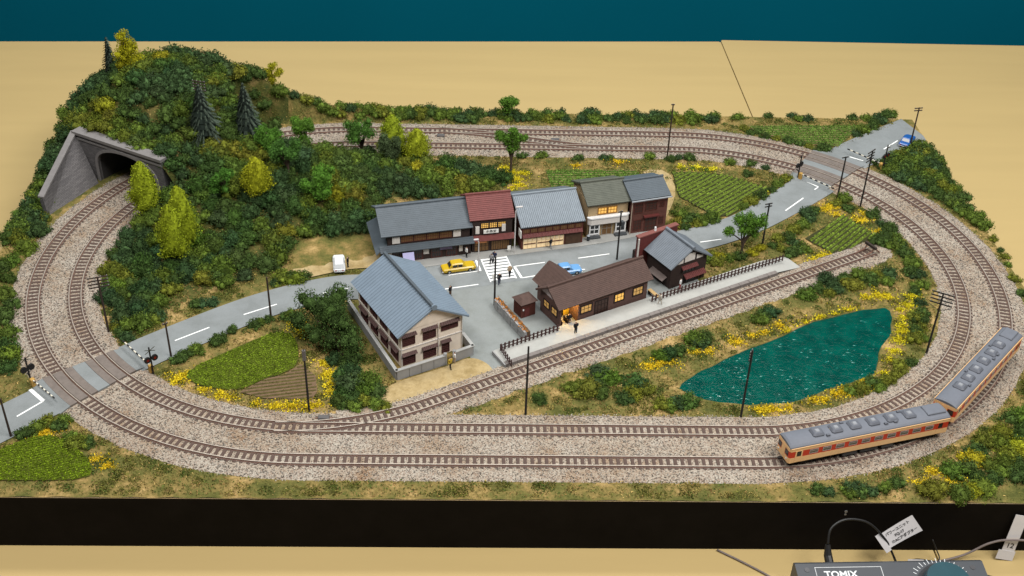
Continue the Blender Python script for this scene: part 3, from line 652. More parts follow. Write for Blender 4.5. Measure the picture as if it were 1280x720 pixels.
pole = MB().tube([(1.95, -.75, 1.4), (1.95, -.9, 0.9), (1.95, -1.2, .15)], .03, 5)
awn = MB().slab((1.6, -1.35, .25), (2.7, -1.35, .25), (2.7, -.6, 1.4), (1.6, -.6, 1.4), .03).build('noren_curtain', mat('lilac_cloth', (.38, .37, .58), .85, .08, 3), t)
# --- red-roofed sweet shop
t = thing('wooden_shop', 'narrow two-storey shop with dark red roof and white name board', 'building', (*(-4.97, 1.95), .1), R(11.5))
W, D = 4.0, 5.0
walls(t, W, D, 3.5, dwood)
gable(t, W, D, 3.8, 5.25, redroof, fo=.12, so=.25, courses=14, rh=.04, yr=2.4, wall=dwood)
leanto(t, -.2, W + .2, -.5, 1.55, .02, 1.95, redroof, courses=6)
for i in range(3): window(t, faceM('front', W, D), .85 + i * .85, 2.72, .8, .62, dwood, lit, 4, 3, .05, name='lit_window', bar=.05)
panel(t, faceM('front', W, D), .32, .70, 2.2, 3.0, plaster, 'paper_screen', .12); panel(t, faceM('front', W, D), 2.95, 3.32, 2.25, 3.05, plaster, 'paper_screen', .12)
sg = MB().bbox(1.1, 2.6, -.22, -.14, 2.22, 2.62, .01).build('name_board', mat('sign_white', (.75, .74, .70), .7), t)
tm = text_mesh('本昌堂', .36, mat('sign_ink', (.02, .018, .018), .7)); lt = link('lettering', tm, sg); lt.location = (1.85, -.228, 2.43); lt.rotation_euler = (PI / 2, 0, 0)
window(t, faceM('front', W, D), .2, .1, 1.5, 1.2, dwood, litdim, 4, 2, name='sliding_door'); window(t, faceM('front', W, D), 1.9, .1, 1.9, 1.1, dwood, litdim, 8, 1, name='lattice_window')
panel(t, faceM('front', W, D), .35, 1.45, 1.12, 1.38, mat('amber_cloth', (.55, .22, .10), .8, emit=(1, .4, .12), es=.08), 'shop_curtain', .15)
# --- grey-roofed shop with lit display
t = thing('wooden_shop', 'shop with light grey corrugated roof and glowing cream display front', 'building', (*(-0.12, 2.58), .1), R(13.8))
W, D = 6.4, 6.6
walls(t, W, D, 2.5, rwood)
gable(t, W, D, 2.8, 4.35, slate2, fo=.22, so=.12, ribs=34, rh=.06, yr=3.4, wall=rwood)
for i in range(8): window(t, faceM('front', W, D), .15 + i * .77, 1.85, .72, .55, rwood, litdim, 4, 1, .05, name='lattice_window')
leanto(t, .1, W - .1, -.32, 1.5, 0, 1.78, rwood2, n=20, name='awning')
for i in range(3):
    window(t, faceM('front', W, D), .2 + i * 1.42, .08, 1.38, 1.2, mat('pale_frame', (.62, .48, .3), .7), litpale, 3, 1, .05, name='display_window')
    MB().box(.28 + i * 1.42, 1.5 + i * 1.42, -.09, -.03, .60, .68).build('shelf', rwood, t)
for i in range(9): panel(t, faceM('front', W, D), .25 + i * .46, .62 + i * .46, .98, 1.25, mat('cream_cloth', (.70, .56, .36), .8, emit=(1, .75, .45), es=.1), 'curtain_strip', .1 + .02 * (i % 2))
panel(t, faceM('front', W, D), 4.6, 6.2, .08, 1.3, mat('brown_boards', (.07, .038, .022), .8, .3, 3), 'sliding_door')
MB().bbox(-.15, -.05, -.25, .55, 1.5, 2.3, .02).build('blade_sign', mat('sign_white', (.75, .74, .70)), t)
# --- olive-roofed shop with white ground floor
t = thing('plaster_shop', 'beige shop with olive roof, orange windows and white ground floor', 'building', (*(6.61, 5.14), .1), R(14.5))
W, D = 4.2, 4.8
walls(t, W, D, 3.7, beigew)
gable(t, W, D, 3.95, 5.05, olive, fo=.28, so=.22, courses=14, rh=.02, yr=2.35, wall=beigew)
for i in range(2): window(t, faceM('front', W, D), 1.0 + i * 1.05, 2.55, 1.0, .78, orangew, lit, 3, 2, .08, name='orange_window', bar=.05)
MB().prism([(-.05, -.02), (-.05, -.22), (.25, -.45), (W - .25, -.45), (W + .1, -.2), (W + .1, -.02)], 1.62, 2.3).build('white_cornice', plaster, t)
MB().prism([(-.1, -.02), (-.1, -.27), (.22, -.52), (W - .22, -.52), (W + .15, -.25), (W + .15, -.02)], 2.3, 2.42).build('cornice_cap', mat('trim_white', (.72, .72, .72), .7), t)
tm = text_mesh('- - - - - -', .22, mat('sign_ink')); bpy.data.meshes.remove(tm)
tw = mat('trim_white')
for x in (.15, 2.95): window(t, Matrix.Translation((0, -.2, 0)), x, .35, 1.1, 1.2, tw, glassd, 2, 2, .12, .08, name='shop_window', bar=.07)
for x in (.1, 2.9): MB().box(x, x + 1.2, -.2, 0, .12, .35).build('window_apron', tw, t)
window(t, faceM('front', W, D), 1.55, .05, 1.1, 1.5, mat('grey_frame', (.3, .28, .25), .6), litdim, 2, 2, name='shop_door')
for x in (.0, 2.85): MB().bbox(x, x + 1.3, -.62, -.2, 0, .22, .03).build('step', mat('dark_step', (.05, .055, .06), .7), t)
# --- brick house at the end of the row
t = thing('brick_house', 'reddish brick two-storey house with dark slate roof at the row end', 'building', (*(11.08, 5.86), .1), R(17.0))
W, D = 3.9, 4.4
walls(t, W, D, 4.0, brick)
gable(t, W, D, 4.15, 5.0, slate, fo=.22, so=.22, courses=12, rh=.015, wall=brick)
for x, z, w_, h in ((.25, 2.35, .95, 1.1), (1.45, 2.5, 1.3, 1.0), (3.05, 2.75, .5, .6), (.3, .35, .9, 1.25), (1.5, .1, 1.35, 1.6), (3.1, .7, .5, .9)):
    window(t, faceM('front', W, D), x, z, w_, h, rwood, mat('brown_pane', (.05, .026, .02), .35), 3, 3, .07, bar=.05)
panel(t, faceM('front', W, D), 1.3, 3.0, 1.85, 2.0, rwood2, 'door_hood', .35)
MB().cyl((-.06, -.1, 0), (-.06, -.1, 4.0), .045, n=6).build('downpipe', mat('pipe_beige', (.45, .36, .28), .6), t)
MB().box(-.25, W + .25, -.42, -.3, 3.93, 4.03).build('gutter', mat('pipe_grey', (.3, .32, .34), .5), t)
# --- station
SA = R(30.0)
t = thing('station_building', 'low brown station house with shingle roof and glowing yellow windows', 'building', (3.05, -10.45, .12), SA)
W, D = 9.7, 3.3
stw = mat('station_wall', (.105, .058, .048), .8, .2, 4, bump=.2)
m_ = MB(); m_.box(1.95, W, 0, D, 0, 2.48).box(0, 1.95, 1.5, D, 0, 2.48).box(0, .12, 0, 1.5, 0, 2.48).box(.12, 1.95, 0, .12, 2.28, 2.48); m_.build('wall', stw, t)
rf = gable(t, W, D, 2.5, 3.6, brownroof, fo=.34, so=.4, courses=14, rh=.03)
for x in (.0, W - .1): MB().add([(x - .06, .1, 2.4), (x - .06, D - .1, 2.4), (x - .06, D / 2, 3.45), (x + .1, .1, 2.4), (x + .1, D - .1, 2.4), (x + .1, D / 2, 3.45)], [(0, 2, 1), (3, 4, 5), (0, 1, 4, 3), (1, 2, 5, 4), (2, 0, 3, 5)]).build('gable_wall', mat('pale_gable', (.50, .43, .42), .8), t)
# cross wing towards the street
m_ = MB(); x0, x1, xm, yb = .75, 3.55, 2.15, 5.0
m_.slab((x0 - .4, yb + .4, 2.0), (x0 - .4, D / 2, 2.0), (xm, D / 2, 3.55), (xm, yb + .4, 3.55), .12).slab((x1 + .4, D / 2, 2.0), (x1 + .4, yb + .4, 2.0), (xm, yb + .4, 3.55), (xm, D / 2, 3.55), .12)
m_.courses((x0 - .4, yb + .4, 2.0), (x0 - .4, D / 2, 2.0), (xm, D / 2, 3.55), (xm, yb + .4, 3.55), 8, .05).courses((x1 + .4, D / 2, 2.0), (x1 + .4, yb + .4, 2.0), (xm, yb + .4, 3.55), (xm, D / 2, 3.55), 8, .05)
m_.build('wing_roof', brownroof, t); MB().box(x0, x1, D, yb, 0, 2.2).build('wing_wall', stw, t)
MB().add([(x0, yb - .05, 2.2), (x1, yb - .05, 2.2), (xm, yb - .05, 3.3), (x0, yb + .05, 2.2), (x1, yb + .05, 2.2), (xm, yb + .05, 3.3)], [(0, 1, 2), (5, 4, 3), (0, 3, 4, 1), (1, 4, 5, 2), (2, 5, 3, 0)]).build('wing_gable', mat('pale_gable'), t)
Mf = faceM('front', W, D); dk = mat('station_frame', (.022, .013, .012), .7)
window(t, Mf, 2.15, .75, 1.35, .95, dk, mat('warm_pane', (.5, .3, .1), .4, emit=(1, .55, .15), es=.22), 3, 2, .12)
window(t, Mf, 3.75, .08, 1.5, 1.6, dk, mat('brown_pane'), 4, 3, .08, name='door')
window(t, Mf, 5.9, .75, 1.2, 1.0, dk, lit, 3, 2, .12); window(t, Mf, 8.0, .75, 1.25, 1.0, dk, mat('warm_pane'), 3, 2, .12)
Ml = faceM('left', W, D)
for x in (.55, 1.85): window(t, Ml, x, .85, 1.0, .85, dk, mat('warm_pane'), 2, 2, .1)
MB().box(.15, 1.72, .15, 1.48, .005, .03).build('entry_floor', concrete, t)
MB().box(.13, 1.94, 1.46, 1.498, .03, 2.45).build('entry_back_wall', mat('yellow_wall', (.75, .52, .05), .7), t)
MB().box(.9, 1.3, 1.40, 1.455, .03, 1.35).build('ticket_gate_door', dk, t)
gt = MB(); gt.box(.3, .38, .1, 1.2, .0, .55).box(1.0, 1.08, .1, .9, 0, .5); gt.build('ticket_gate', dwood, t)
lp = bpy.data.lights.new('entry_lamp', 'POINT'); lp.energy = 260; lp.color = (1, .62, .18); lp.shadow_soft_size = .1
lo = bpy.data.objects.new('entry_lamp', lp); COL.objects.link(lo); lo.parent = t; lo.location = (.95, .6, 1.85)
MB().cyl((.95, .6, 1.98), (.95, .6, 2.4), .08, n=8).build('lamp_holder', dk, t)
# annex shed
t = thing('shed', 'small maroon shed with flat hipped roof beside the station', 'shed', (*(0.79, -8.32), .1), SA)
MB().box(-1.35, .15, 0, 1.35, 0, 1.55).build('wall', rwood, t); MB().tbox(-.6, .65, 1.55, 1.85, 1.85, 1.7, .9, .7).build('roof', brownroof, t)
MB().box(-1.0, -.5, -.03, .02, .05, .95).build('door', rwood2, t)
MB().bbox(-1.22, -1.08, -.06, 0, .8, .95, .01).build('lamp', tw, t)
# bench at the end of the station
t = thing('bench', 'light wooden bench at the right end of the station', 'bench', (12.2, -5.2, .12), SA + R(90))
MB().bbox(-.75, .75, -.2, .2, .32, .4, .02).build('seat', mat('pale_wood', (.45, .30, .13), .7), t)
for x in (-.6, .6): MB().box(x - .05, x + .05, -.18, .18, 0, .32).build('leg', dwood, t)
# --- storehouse
t = thing('storehouse', 'dark timber storehouse with blue-grey tiled roof behind the platform fence', 'building', (13.85, -3.95, .08), R(31))
W, D = 4.3, 3.6
MB().box(0, W, 0, D, 0, 2.55).build('wall', dwood, t)
# ridge runs away from the platform: build the roof turned by 90 degrees
Mx = Matrix.Translation((W, 0, 0)) @ Matrix.Rotation(PI / 2, 4, 'Z'); L_ = D
m_ = MB(Mx); ze, zr, so, fo, hw = 2.75, 4.1, .35, .4, W / 2; sl = (zr - ze) / hw
Fq = ((-so, -fo, ze - sl * fo), (L_ + .2, -fo, ze - sl * fo), (L_ + .2, hw, zr), (-so, hw, zr)); Bq = ((L_ + .2, W + fo, ze - sl * fo), (-so, W + fo, ze - sl * fo), (-so, hw, zr), (L_ + .2, hw, zr))
for q in (Fq, Bq): m_.slab(*q, .13).ribs(*q, 18, .045)
rf = m_.build('roof', slate2 if False else mat('storehouse_tile', (.135, .155, .18), .5, .14, 1.5, bump=.1), t)
MB(Mx).tube([(-so - .08, hw, zr + .05), (L_ + .2, hw, zr + .05)], .17, 8).build('ridge_cap', MATS['storehouse_tile'], rf)
MB().add([(0, .0, 2.5), (W, .0, 2.5), (W / 2, .0, 3.85), (0, .1, 2.5), (W, .1, 2.5), (W / 2, .1, 3.85)], [(0, 1, 2), (5, 4, 3), (0, 3, 4, 1), (1, 4, 5, 2), (2, 5, 3, 0)]).build('gable_wall', dwood, t)
for a_, b_, c_, d_ in ((.55, 1.35, 2.55, .55), (1.5, 2.75, 2.55, .85), (2.95, 3.75, 2.55, .5)):
    MB().add([(a_, -.05, c_), (b_, -.05, c_), (b_, -.05, c_ + (d_ if b_ > 2 and a_ > 2.8 else d_ * 1.0) - (.35 if a_ > 2.8 else 0)), (a_, -.05, c_ + d_ - (.35 if a_ < 1 else 0)), (a_, .02, c_), (b_, .02, c_), (b_, .02, c_ + d_ * .6), (a_, .02, c_ + d_ * .6)], [(0, 1, 2, 3), (0, 4, 5, 1), (3, 2, 6, 7)]).build('plaster_panel', plaster, t)
leanto(t, 1.2, 3.1, -.35, 1.9, 0, 2.15, rwood2, n=10, name='window_hood'); leanto(t, 1.6, 4.1, -.5, .85, 0, 1.15, rwood2, n=12, name='door_hood')
window(t, faceM('front', W, D), 1.4, 1.3, 1.5, .55, dwood, glassd, 4, 1); window(t, faceM('front', W, D), 1.9, .05, 1.9, .75, dwood, glassd, 5, 1, name='lattice_door')
lq = MB(faceM('left', W, D)).slab((.9, -.6, .8), (3.1, -.6, .8), (3.1, 0, 1.1), (.9, 0, 1.1), .06).build('side_hood', mat('grey_board', (.14, .11, .10), .7), t)
# false front on the street side
FF = ((10.93, -1.20), (15.02, 1.31)); FL = math.dist(*FF)
t = thing('false_front', 'maroon tin shopfront wall with white end post behind the storehouse', 'shopfront', (*(10.93, -1.20), .08), math.atan2(FF[1][1] - FF[0][1], FF[1][0] - FF[0][0]))
MB().bbox(0, FL, 0, .4, 0, 3.9, .04).build('wall', rwood2, t)
MB().bbox(-.06, FL + .06, -.06, .48, 3.9, 4.05, .03).build('coping', mat('maroon_cap', (.17, .06, .05), .7), t)
MB().bbox(-.1, .04, -.14, .0, 0, 3.9, .02).build('end_post', plaster, t)
MB().box(.05, FL - .05, .41, .8, 0, 2.2).build('shop_shutter', dwood, t)
MB().cyl((2.1, .2, 4.05), (2.1, .2, 4.45), .12, .09, 8).build('vent_pot', tw, t)
# --- inn
t = thing('apartment_house', 'cream two-storey apartment house with blue-grey tiled roof and brown shutters', 'building', (-10.85, -16.35, .08), R(29.5))
W, D = 5.9, 8.6
walls(t, W, D, 3.75, cream)
Mx = Matrix.Translation((W, 0, 0)) @ Matrix.Rotation(PI / 2, 4, 'Z'); ze, zr, so, fo, hw = 3.9, 5.6, .45, .5, W / 2; sl = (zr - ze) / hw
Fq = ((-so, -fo, ze - sl * fo), (D + .5, -fo, ze - sl * fo), (D + .5, hw, zr), (-so, hw, zr)); Bq = ((D + .5, W + fo, ze - sl * fo), (-so, W + fo, ze - sl * fo), (-so, hw, zr), (D + .5, hw, zr))
m_ = MB(Mx).slab(*Fq, .15).ribs(*Fq, 26, .05, .42).slab(*Bq, .15).ribs(*Bq, 26, .075, .45)
rf = m_.build('roof', blueslate, t); MB(Mx).tube([(-so - .1, hw, zr + .08), (D + .5, hw, zr + .08)], .17, 8).build('ridge_cap', mat('ridge_dark', (.07, .085, .10), .6), rf)
MB(Mx).cyl((-so - .16, hw, zr + .12), (-so - .02, hw, zr + .12), .27, n=12).build('ridge_end_tile', blueslate, rf)
MB().add([(.0, .0, 3.7), (W, .0, 3.7), (W / 2, .0, 5.4), (.0, .1, 3.7), (W, .1, 3.7), (W / 2, .1, 5.4)], [(0, 1, 2), (5, 4, 3), (0, 3, 4, 1), (1, 4, 5, 2), (2, 5, 3, 0)]).build('gable_wall', cream, t)
def shutter(M, x, z, w_, h, hood=True, name='shuttered_window'):
    f = window(t, M, x, z, w_, h, maroonw, mat('shutter_dark', (.045, .017, .016), .6), 2, 5, .07, .07, name=name, bar=.06)
    if hood: MB(M).slab((x - .12, -.3, z + h + .12), (x + w_ + .12, -.3, z + h + .12), (x + w_ + .12, 0, z + h + .30), (x - .12, 0, z + h + .30), .07).ribs((x - .12, -.3, z + h + .12), (x + w_ + .12, -.3, z + h + .12), (x + w_ + .12, 0, z + h + .30), (x - .12, 0, z + h + .30), 9, .03).build('hood', mat('hood_brown', (.095, .055, .05), .7), f)
Mf = faceM('front', W, D)
for x, w_ in ((.15, 1.2), (2.1, 1.25)): shutter(Mf, x, 2.2, w_, .95); shutter(Mf, x, .2, w_, .95)
shutter(Mf, 3.85, 2.55, 1.65, .62); shutter(Mf, 3.9, .15, .75, 1.1, name='door')
Ml = faceM('left', W, D)
for i in range(4):
    x = .5 + i * 2.05
    shutter(Ml, x, 2.15, 1.45, .95); shutter(Ml, x, .35, 1.45, .95)
MB(Mf).box(0, W, -.06, .0, 1.82, 1.92).build('floor_band', plaster, t); MB(Ml).box(0, D, -.06, .0, 1.82, 1.92).build('floor_band', plaster, t)
for x in (.03, W - .03, 3.55): MB(Mf).cyl((x, -.08, 0), (x, -.08, 3.6), .035, n=6).build('downpipe', plaster, t)
# block wall round the inn
bw = thing('block_wall', 'low grey concrete block wall around the cream apartment house', 'wall', (0, 0, .04))
WL = [((-16.25, -7.55), (-11.15, -17.95)), ((-11.15, -17.95), (-7.1, -15.75)), ((-6.35, -15.3), (-4.75, -14.35)), ((-4.75, -14.35), (-5.6, -12.6))]
for a_, b_ in WL:
    a_, b_ = np.array(a_), np.array(b_); L_ = np.linalg.norm(b_ - a_); th = math.atan2(*(b_ - a_)[::-1]); M = Matrix.Translation((*a_, 0)) @ Matrix.Rotation(th, 4, 'Z')
    n_ = max(1, int(L_ / 1.1))
    for i in range(n_): MB(M).bbox(i * L_ / n_ + .012, (i + 1) * L_ / n_ - .012, -.1, .1, 0, .95, .015).build('wall_panel', concrete, bw)
    MB(M).bbox(-.1, L_ + .1, -.15, .15, .95, 1.05, .015).build('coping', mat('coping_grey', (.34, .34, .33), .8), bw)
for p in ((-7.1, -15.75), (-6.35, -15.3)): MB().bbox(p[0] - .14, p[0] + .14, p[1] - .14, p[1] + .14, 0, 1.2, .02).build('gate_post', concrete, bw)

# ------------------------------------------------------------------ platform, fences, flower bed
PA = (-1.65, -16.85); u = np.array([math.cos(TH), math.sin(TH)]); nn = np.array([-u[1], u[0]])
p0 = np.array(SID[16]) ; off = 1.25
# platform edge runs parallel to the siding, 1.25 from its centre line
base = np.array(SID[-1]); tpos = lambda t_, o_: tuple(base - u * t_ + nn * o_)
s0, s1 = (base - np.array((-1.49, -16.90))) @ u, (base - np.array((27.52, -0.17))) @ u
pl = struct(MB().prism([tpos(s0, 1.25), tpos(s1 + 3, 1.25), tpos(s1 + 3, 3.6), tpos(s0 - 3, 3.75), tpos(s0, 3.4)], 0, .42).build('platform', mat('platform_top', (.33, .33, .31), .85, .1, 1, bump=.2, bs=16)))
MB().add([(*tpos(s1 + 3, 1.25), .42), (*tpos(s1, 1.25), .1), (*tpos(s1, 3.4), .1), (*tpos(s1 + 3, 3.6), .42)], [(0, 1, 2, 3)]).build('platform_ramp', MATS['platform_top'], pl)
edgem = mat('platform_edge', (.17, .15, .14), .85, .3, 4, bump=.4)
n_ = 26; st = (s0 - s1 - 3) / n_
for i in range(n_):
    a_, b_ = s0 - i * st - .02, s0 - (i + 1) * st + .02
    MB().prism([tpos(a_, 1.15), tpos(b_, 1.15), tpos(b_, 1.6), tpos(a_, 1.6)], .04, .46).build('edge_stone', edgem, pl)
MB().prism([tpos(s0 + .02, 1.15), tpos(s0 + .02, 3.42), tpos(s0 + .12, 3.42), tpos(s0 + .12, 1.15)], .0, .44).build('end_wall', concrete, pl)
PLZ = .42
fm = mat('fence_brown', (.055, .026, .024), .75, .25, 3)
pk = MB().bbox(-.09, .09, -.03, .03, 0, .72, .02).mesh('picket', fm)
def fence(label, a_, b_, z=PLZ, posts=True, step=.42):
    a_, b_ = np.array(a_), np.array(b_); L_ = np.linalg.norm(b_ - a_); th = math.atan2(*(b_ - a_)[::-1])
    t = thing('picket_fence', label, 'fence', (*a_, z), th)
    for i in range(int(L_ / step) + 1): link('picket', pk, t, loc=(i * step, 0, 0))
    for z_ in (.2, .5): MB().box(-.05, L_ + .05, .03, .07, z_ - .04, z_ + .04).build('rail', fm, t)
    return t
fence('short brown picket fence across the end of the platform', (-1.43, -16.44), (-2.30, -14.20))
fence('brown picket fence between the flower wall and the station entry', (-2.30, -14.20), (2.98, -11.18))
fence('long brown picket fence along the platform in front of the storehouse', (11.88, -6.53), (25.66, 0.72))
fw = thing('flower_wall', 'grey stone retaining wall topped with orange flowers beside the station', 'wall', (*(-2.73, -7.25), .06), 0)
a_, b_ = np.array((-2.73, -7.25)), np.array((-0.06, -12.34)); L_ = np.linalg.norm(b_ - a_); fw.rotation_euler[2] = math.atan2(*(b_ - a_)[::-1])
for r_ in range(4):
    for i in range(9): MB().bbox(i * L_ / 9 + .02, (i + 1) * L_ / 9 - .02, -.15 + .03 * (i % 2) * (r_ % 2), .15, r_ * .25 + .01, r_ * .25 + .24, .02).build('stone', concrete, fw)
V = []; Fc = []
r2 = np.random.default_rng(3)
mb = MB()
for i in range(300):
    x, y = r2.uniform(0, L_), r2.normal(.1, .12); s_ = r2.uniform(.03, .06); z = 1.0 + abs(r2.normal(0, .08))
    c = Vector((x, y, z)); d1 = Vector(r2.normal(size=3)).normalized() * s_; d2 = d1.orthogonal().normalized() * s_; mb.add([c - d1 - d2, c + d1 - d2, c + d1 + d2, c - d1 + d2], [(0, 1, 2, 3)])
o = mb.build('orange_flowers', foliage_mat('petals', .6, 1.3), fw); o.color = (.50, .20, .04, 1); o['kind'] = 'stuff'
MB().box(0, L_, .15, .45, 0, .95).build('soil', mat('dark_soil', (.10, .06, .03), .9), fw)

# ================================================================== fields
def field(label, P, row_dir, pitch, leafcol, soilcol, hgt_=.2, dens=9, lw=.1, nm='crop_field'):
    "a cultivated plot: bare soil and one part per crop row"
    t = thing(nm, label, 'field', (0, 0, 0)); sm_ = blend_mat('tilled_' + '%d' % int(1000 * soilcol[0] + 10 * soilcol[1] * 100), [(.4, tuple(c * .8 for c in soilcol)), (.6, soilcol)], .8, 6)
    MB().poly([(x, y, .105) for x, y in P]).build('soil', sm_, t)
    fmat = foliage_mat('crop_leaf', .55, 1.45)
    P = np.array(P); c = P.mean(0); u_ = np.array([math.cos(row_dir), math.sin(row_dir)]); v_ = np.array([-u_[1], u_[0]])
    a_ = (P - c) @ u_; b_ = (P - c) @ v_; r_ = np.random.default_rng(int(abs(c[0]) * 100))
    k = b_.min() + pitch * .6
    while k < b_.max() - pitch * .3:
        n_ = int((a_.max() - a_.min()) * dens * 3); ss = r_.uniform(a_.min(), a_.max(), n_)
        q = c + np.outer(ss, u_) + np.outer(k + r_.normal(0, pitch * .07, n_), v_)
        ok = inside(P, q[:, 0], q[:, 1]); q = q[ok]
        if len(q) > 5:
            n_ = len(q); z = .11 + r_.uniform(0, 1, n_) * hgt_
            cc = np.column_stack([q, z]); d1 = r_.normal(size=(n_, 3)); d1[:, 2] *= .5; d1 /= np.linalg.norm(d1, axis=1)[:, None]; d2 = np.cross(d1, r_.normal(size=(n_, 3))); d2 /= np.linalg.norm(d2, axis=1)[:, None]
            s1 = (lw * r_.uniform(.6, 1.2, n_))[:, None]; V = np.stack([cc - d1 * s1, cc + d2 * s1 * .5, cc + d1 * s1, cc - d2 * s1 * .5], 1).reshape(-1, 3)
            o = link('crop_row', np_mesh('crop_row', V, np.arange(len(V)).reshape(-1, 4), fmat), t); o.color = (*leafcol, 1)
            # ridge of earth under the row
            e0, e1 = (q - c) @ u_, None; lo_, hi_ = e0.min(), e0.max(); w2 = pitch * .24
            pts = [c + u_ * lo_ + v_ * (k - w2), c + u_ * hi_ + v_ * (k - w2), c + u_ * hi_ + v_ * k, c + u_ * lo_ + v_ * k, c + u_ * hi_ + v_ * (k + w2), c + u_ * lo_ + v_ * (k + w2)]
            zz = [.106, .106, .106 + hgt_ * .45, .106 + hgt_ * .45, .106, .106]
            rd = MB().add([(p[0], p[1], z_) for p, z_ in zip(pts, zz)], [(0, 1, 2, 3), (3, 2, 4, 5)]).build('leafy_ridge', fmat, o); rd.color = (*[c_ * .55 for c_ in leafcol], 1)
        k += pitch
    return t
FG = (.15, .23, .03); SO = (.17, .125, .06)
F1 = [(17.17, 19.05), (19.16, 19.20), (22.94, 18.68), (27.46, 15.68), (25.62, 13.47), (22.02, 9.70), (20.41, 9.66), (18.18, 12.41), (17.16, 13.74)]
field('crescent of tall green crop rows right of the brick house', F1, R(44), .56, (.19, .27, .035), (.035, .038, .014), .26, 11, .085)
F2 = [(3.04, 18.89), (12.91, 19.47), (14.58, 16.10), (10.49, 14.58), (3.56, 14.72)]
field('green crop rows behind the olive-roofed shop', F2, R(1), .5, (.11, .20, .03), SO, .25, 12, .12)
F3 = [(34.19, 10.19), (36.65, 6.12), (33.01, 3.60), (31.15, 2.66), (29.03, 5.47)]
field('small green crop plot inside the right curve by the buffer stop', F3, R(47), .52, (.19, .27, .035), (.04, .042, .016), .26, 12, .12)
F4 = [(27.89, 30.82), (41.77, 31.21), (39.36, 28.31), (37.59, 25.82), (33.21, 26.47), (28.54, 29.17)]
field('flat green crop plot behind the back tracks', F4, R(3), .48, (.11, .19, .03), SO, .2, 12, .12)
F5 = smooth_poly([(-29.25, -17.65), (-27.39, -15.43), (-23.28, -11.92), (-21.25, -11.30), (-20.19, -12.81), (-19.66, -15.86), (-20.75, -17.31), (-22.34, -17.97), (-24.06, -19.69), (-27.48, -19.11)], 1)
field('bright green vegetable patch inside the left front curve', F5, R(40), .26, (.14, .205, .012), (.07, .075, .015), .16, 14, .09)
F6 = [(-24.04, -19.79), (-22.26, -18.08), (-20.67, -17.41), (-19.50, -15.97), (-18.09, -17.48), (-17.64, -19.59), (-17.98, -20.63), (-21.94, -20.58)]
field('tilled brown plot with sparse rows beside the vegetable patch', F6, R(12), .42, (.12, .10, .03), (.15, .10, .06), .10, 3, .06)
F7 = smooth_poly([(-43.77, -30.30), (-41.35, -26.92), (-38.77, -25.32), (-36.95, -25.57), (-35.14, -27.12), (-33.55, -28.90), (-33.67, -30.20), (-37.79, -30.42)], 1)
field('bright green vegetable patch in the front left corner', [p for p in F7], R(25), .27, (.135, .20, .008), (.07, .075, .015), .16, 16, .09)
FIELDS = [F1, F2, F3, F4, F5, F6, F7]

# ================================================================== foliage meshes
fol = foliage_mat('clump_foliage', .5, 1.7)
barkm = mat('bark', (.060, .040, .028), .9, .3, 4)
def ico(sub):
    bm = bmesh.new(); bmesh.ops.create_icosphere(bm, subdivisions=sub, radius=1.0)
    V = np.array([v.co[:] for v in bm.verts]); Fc = np.array([[v.index for v in f.verts] for f in bm.faces]); bm.free(); return V, Fc
ICO1, ICO2 = ico(1), ico(2)
def leaves(P, N, size, r_, asp=.6):
    "one small leaf (two triangles) at each point, leaning along N"
    n_ = len(P); d1 = N + r_.normal(0, .9, (n_, 3)); d1 /= np.linalg.norm(d1, axis=1)[:, None]
    d2 = np.cross(d1, r_.normal(size=(n_, 3))); d2 /= np.linalg.norm(d2, axis=1)[:, None]; s = (size * r_.uniform(.6, 1.3, n_))[:, None]
    bend = N * s * .2
    V = np.stack([P - d1 * s * .5, P + d2 * s * asp * .5 + bend, P + d1 * s * .6, P - d2 * s * asp * .5 + bend], 1).reshape(-1, 3); i = np.arange(n_)[:, None] * 4
    return V, np.vstack([i + [[0, 1, 2]], i + [[0, 2, 3]]]) if False else np.concatenate([i + np.array([0, 1, 2]), i + np.array([0, 2, 3])])
def lobes_mesh(name, lobes, nleaf, leaf, seed, m_=fol, core=.86, rough=.25, sub=2):
    "lumpy clumps: each lobe (x,y,z,r) gets a knobbly core and many leaves on its surface"
    r_ = np.random.default_rng(seed); VV, FF_ = [], []; o = 0
    tot = sum(l[3] ** 2 for l in lobes); IV, IF = (ICO2 if sub == 2 else ICO1)
    for (x, y, z, rr) in lobes:
        ph = r_.uniform(0, 6.3, 6); D_ = IV
        k = 1 + rough * (np.sin(D_[:, 0] * 5 + ph[0]) * np.sin(D_[:, 1] * 5 + ph[1]) + .5 * np.sin(D_[:, 2] * 9 + ph[2]) * np.sin(D_[:, 0] * 8 + ph[3])) * .6 + r_.normal(0, .05, len(D_))
        V = D_ * k[:, None] * rr * core + [x, y, z]; VV.append(V); FF_.append(IF + o); o += len(V)
        n_ = int(nleaf * rr ** 2 / tot); d = r_.normal(size=(n_, 3)); d[:, 2] += .35; d /= np.linalg.norm(d, axis=1)[:, None]
        k2 = 1 + rough * (np.sin(d[:, 0] * 5 + ph[0]) * np.sin(d[:, 1] * 5 + ph[1]) + .5 * np.sin(d[:, 2] * 9 + ph[2]) * np.sin(d[:, 0] * 8 + ph[3])) * .6
        P = d * (rr * k2 * r_.uniform(.82, 1.08, n_))[:, None] + [x, y, z]
        LV, LF = leaves(P, d, leaf, r_); VV.append(LV); FF_.append(LF + o); o += len(LV)
    return np_mesh(name, np.vstack(VV), np.vstack(FF_), m_)
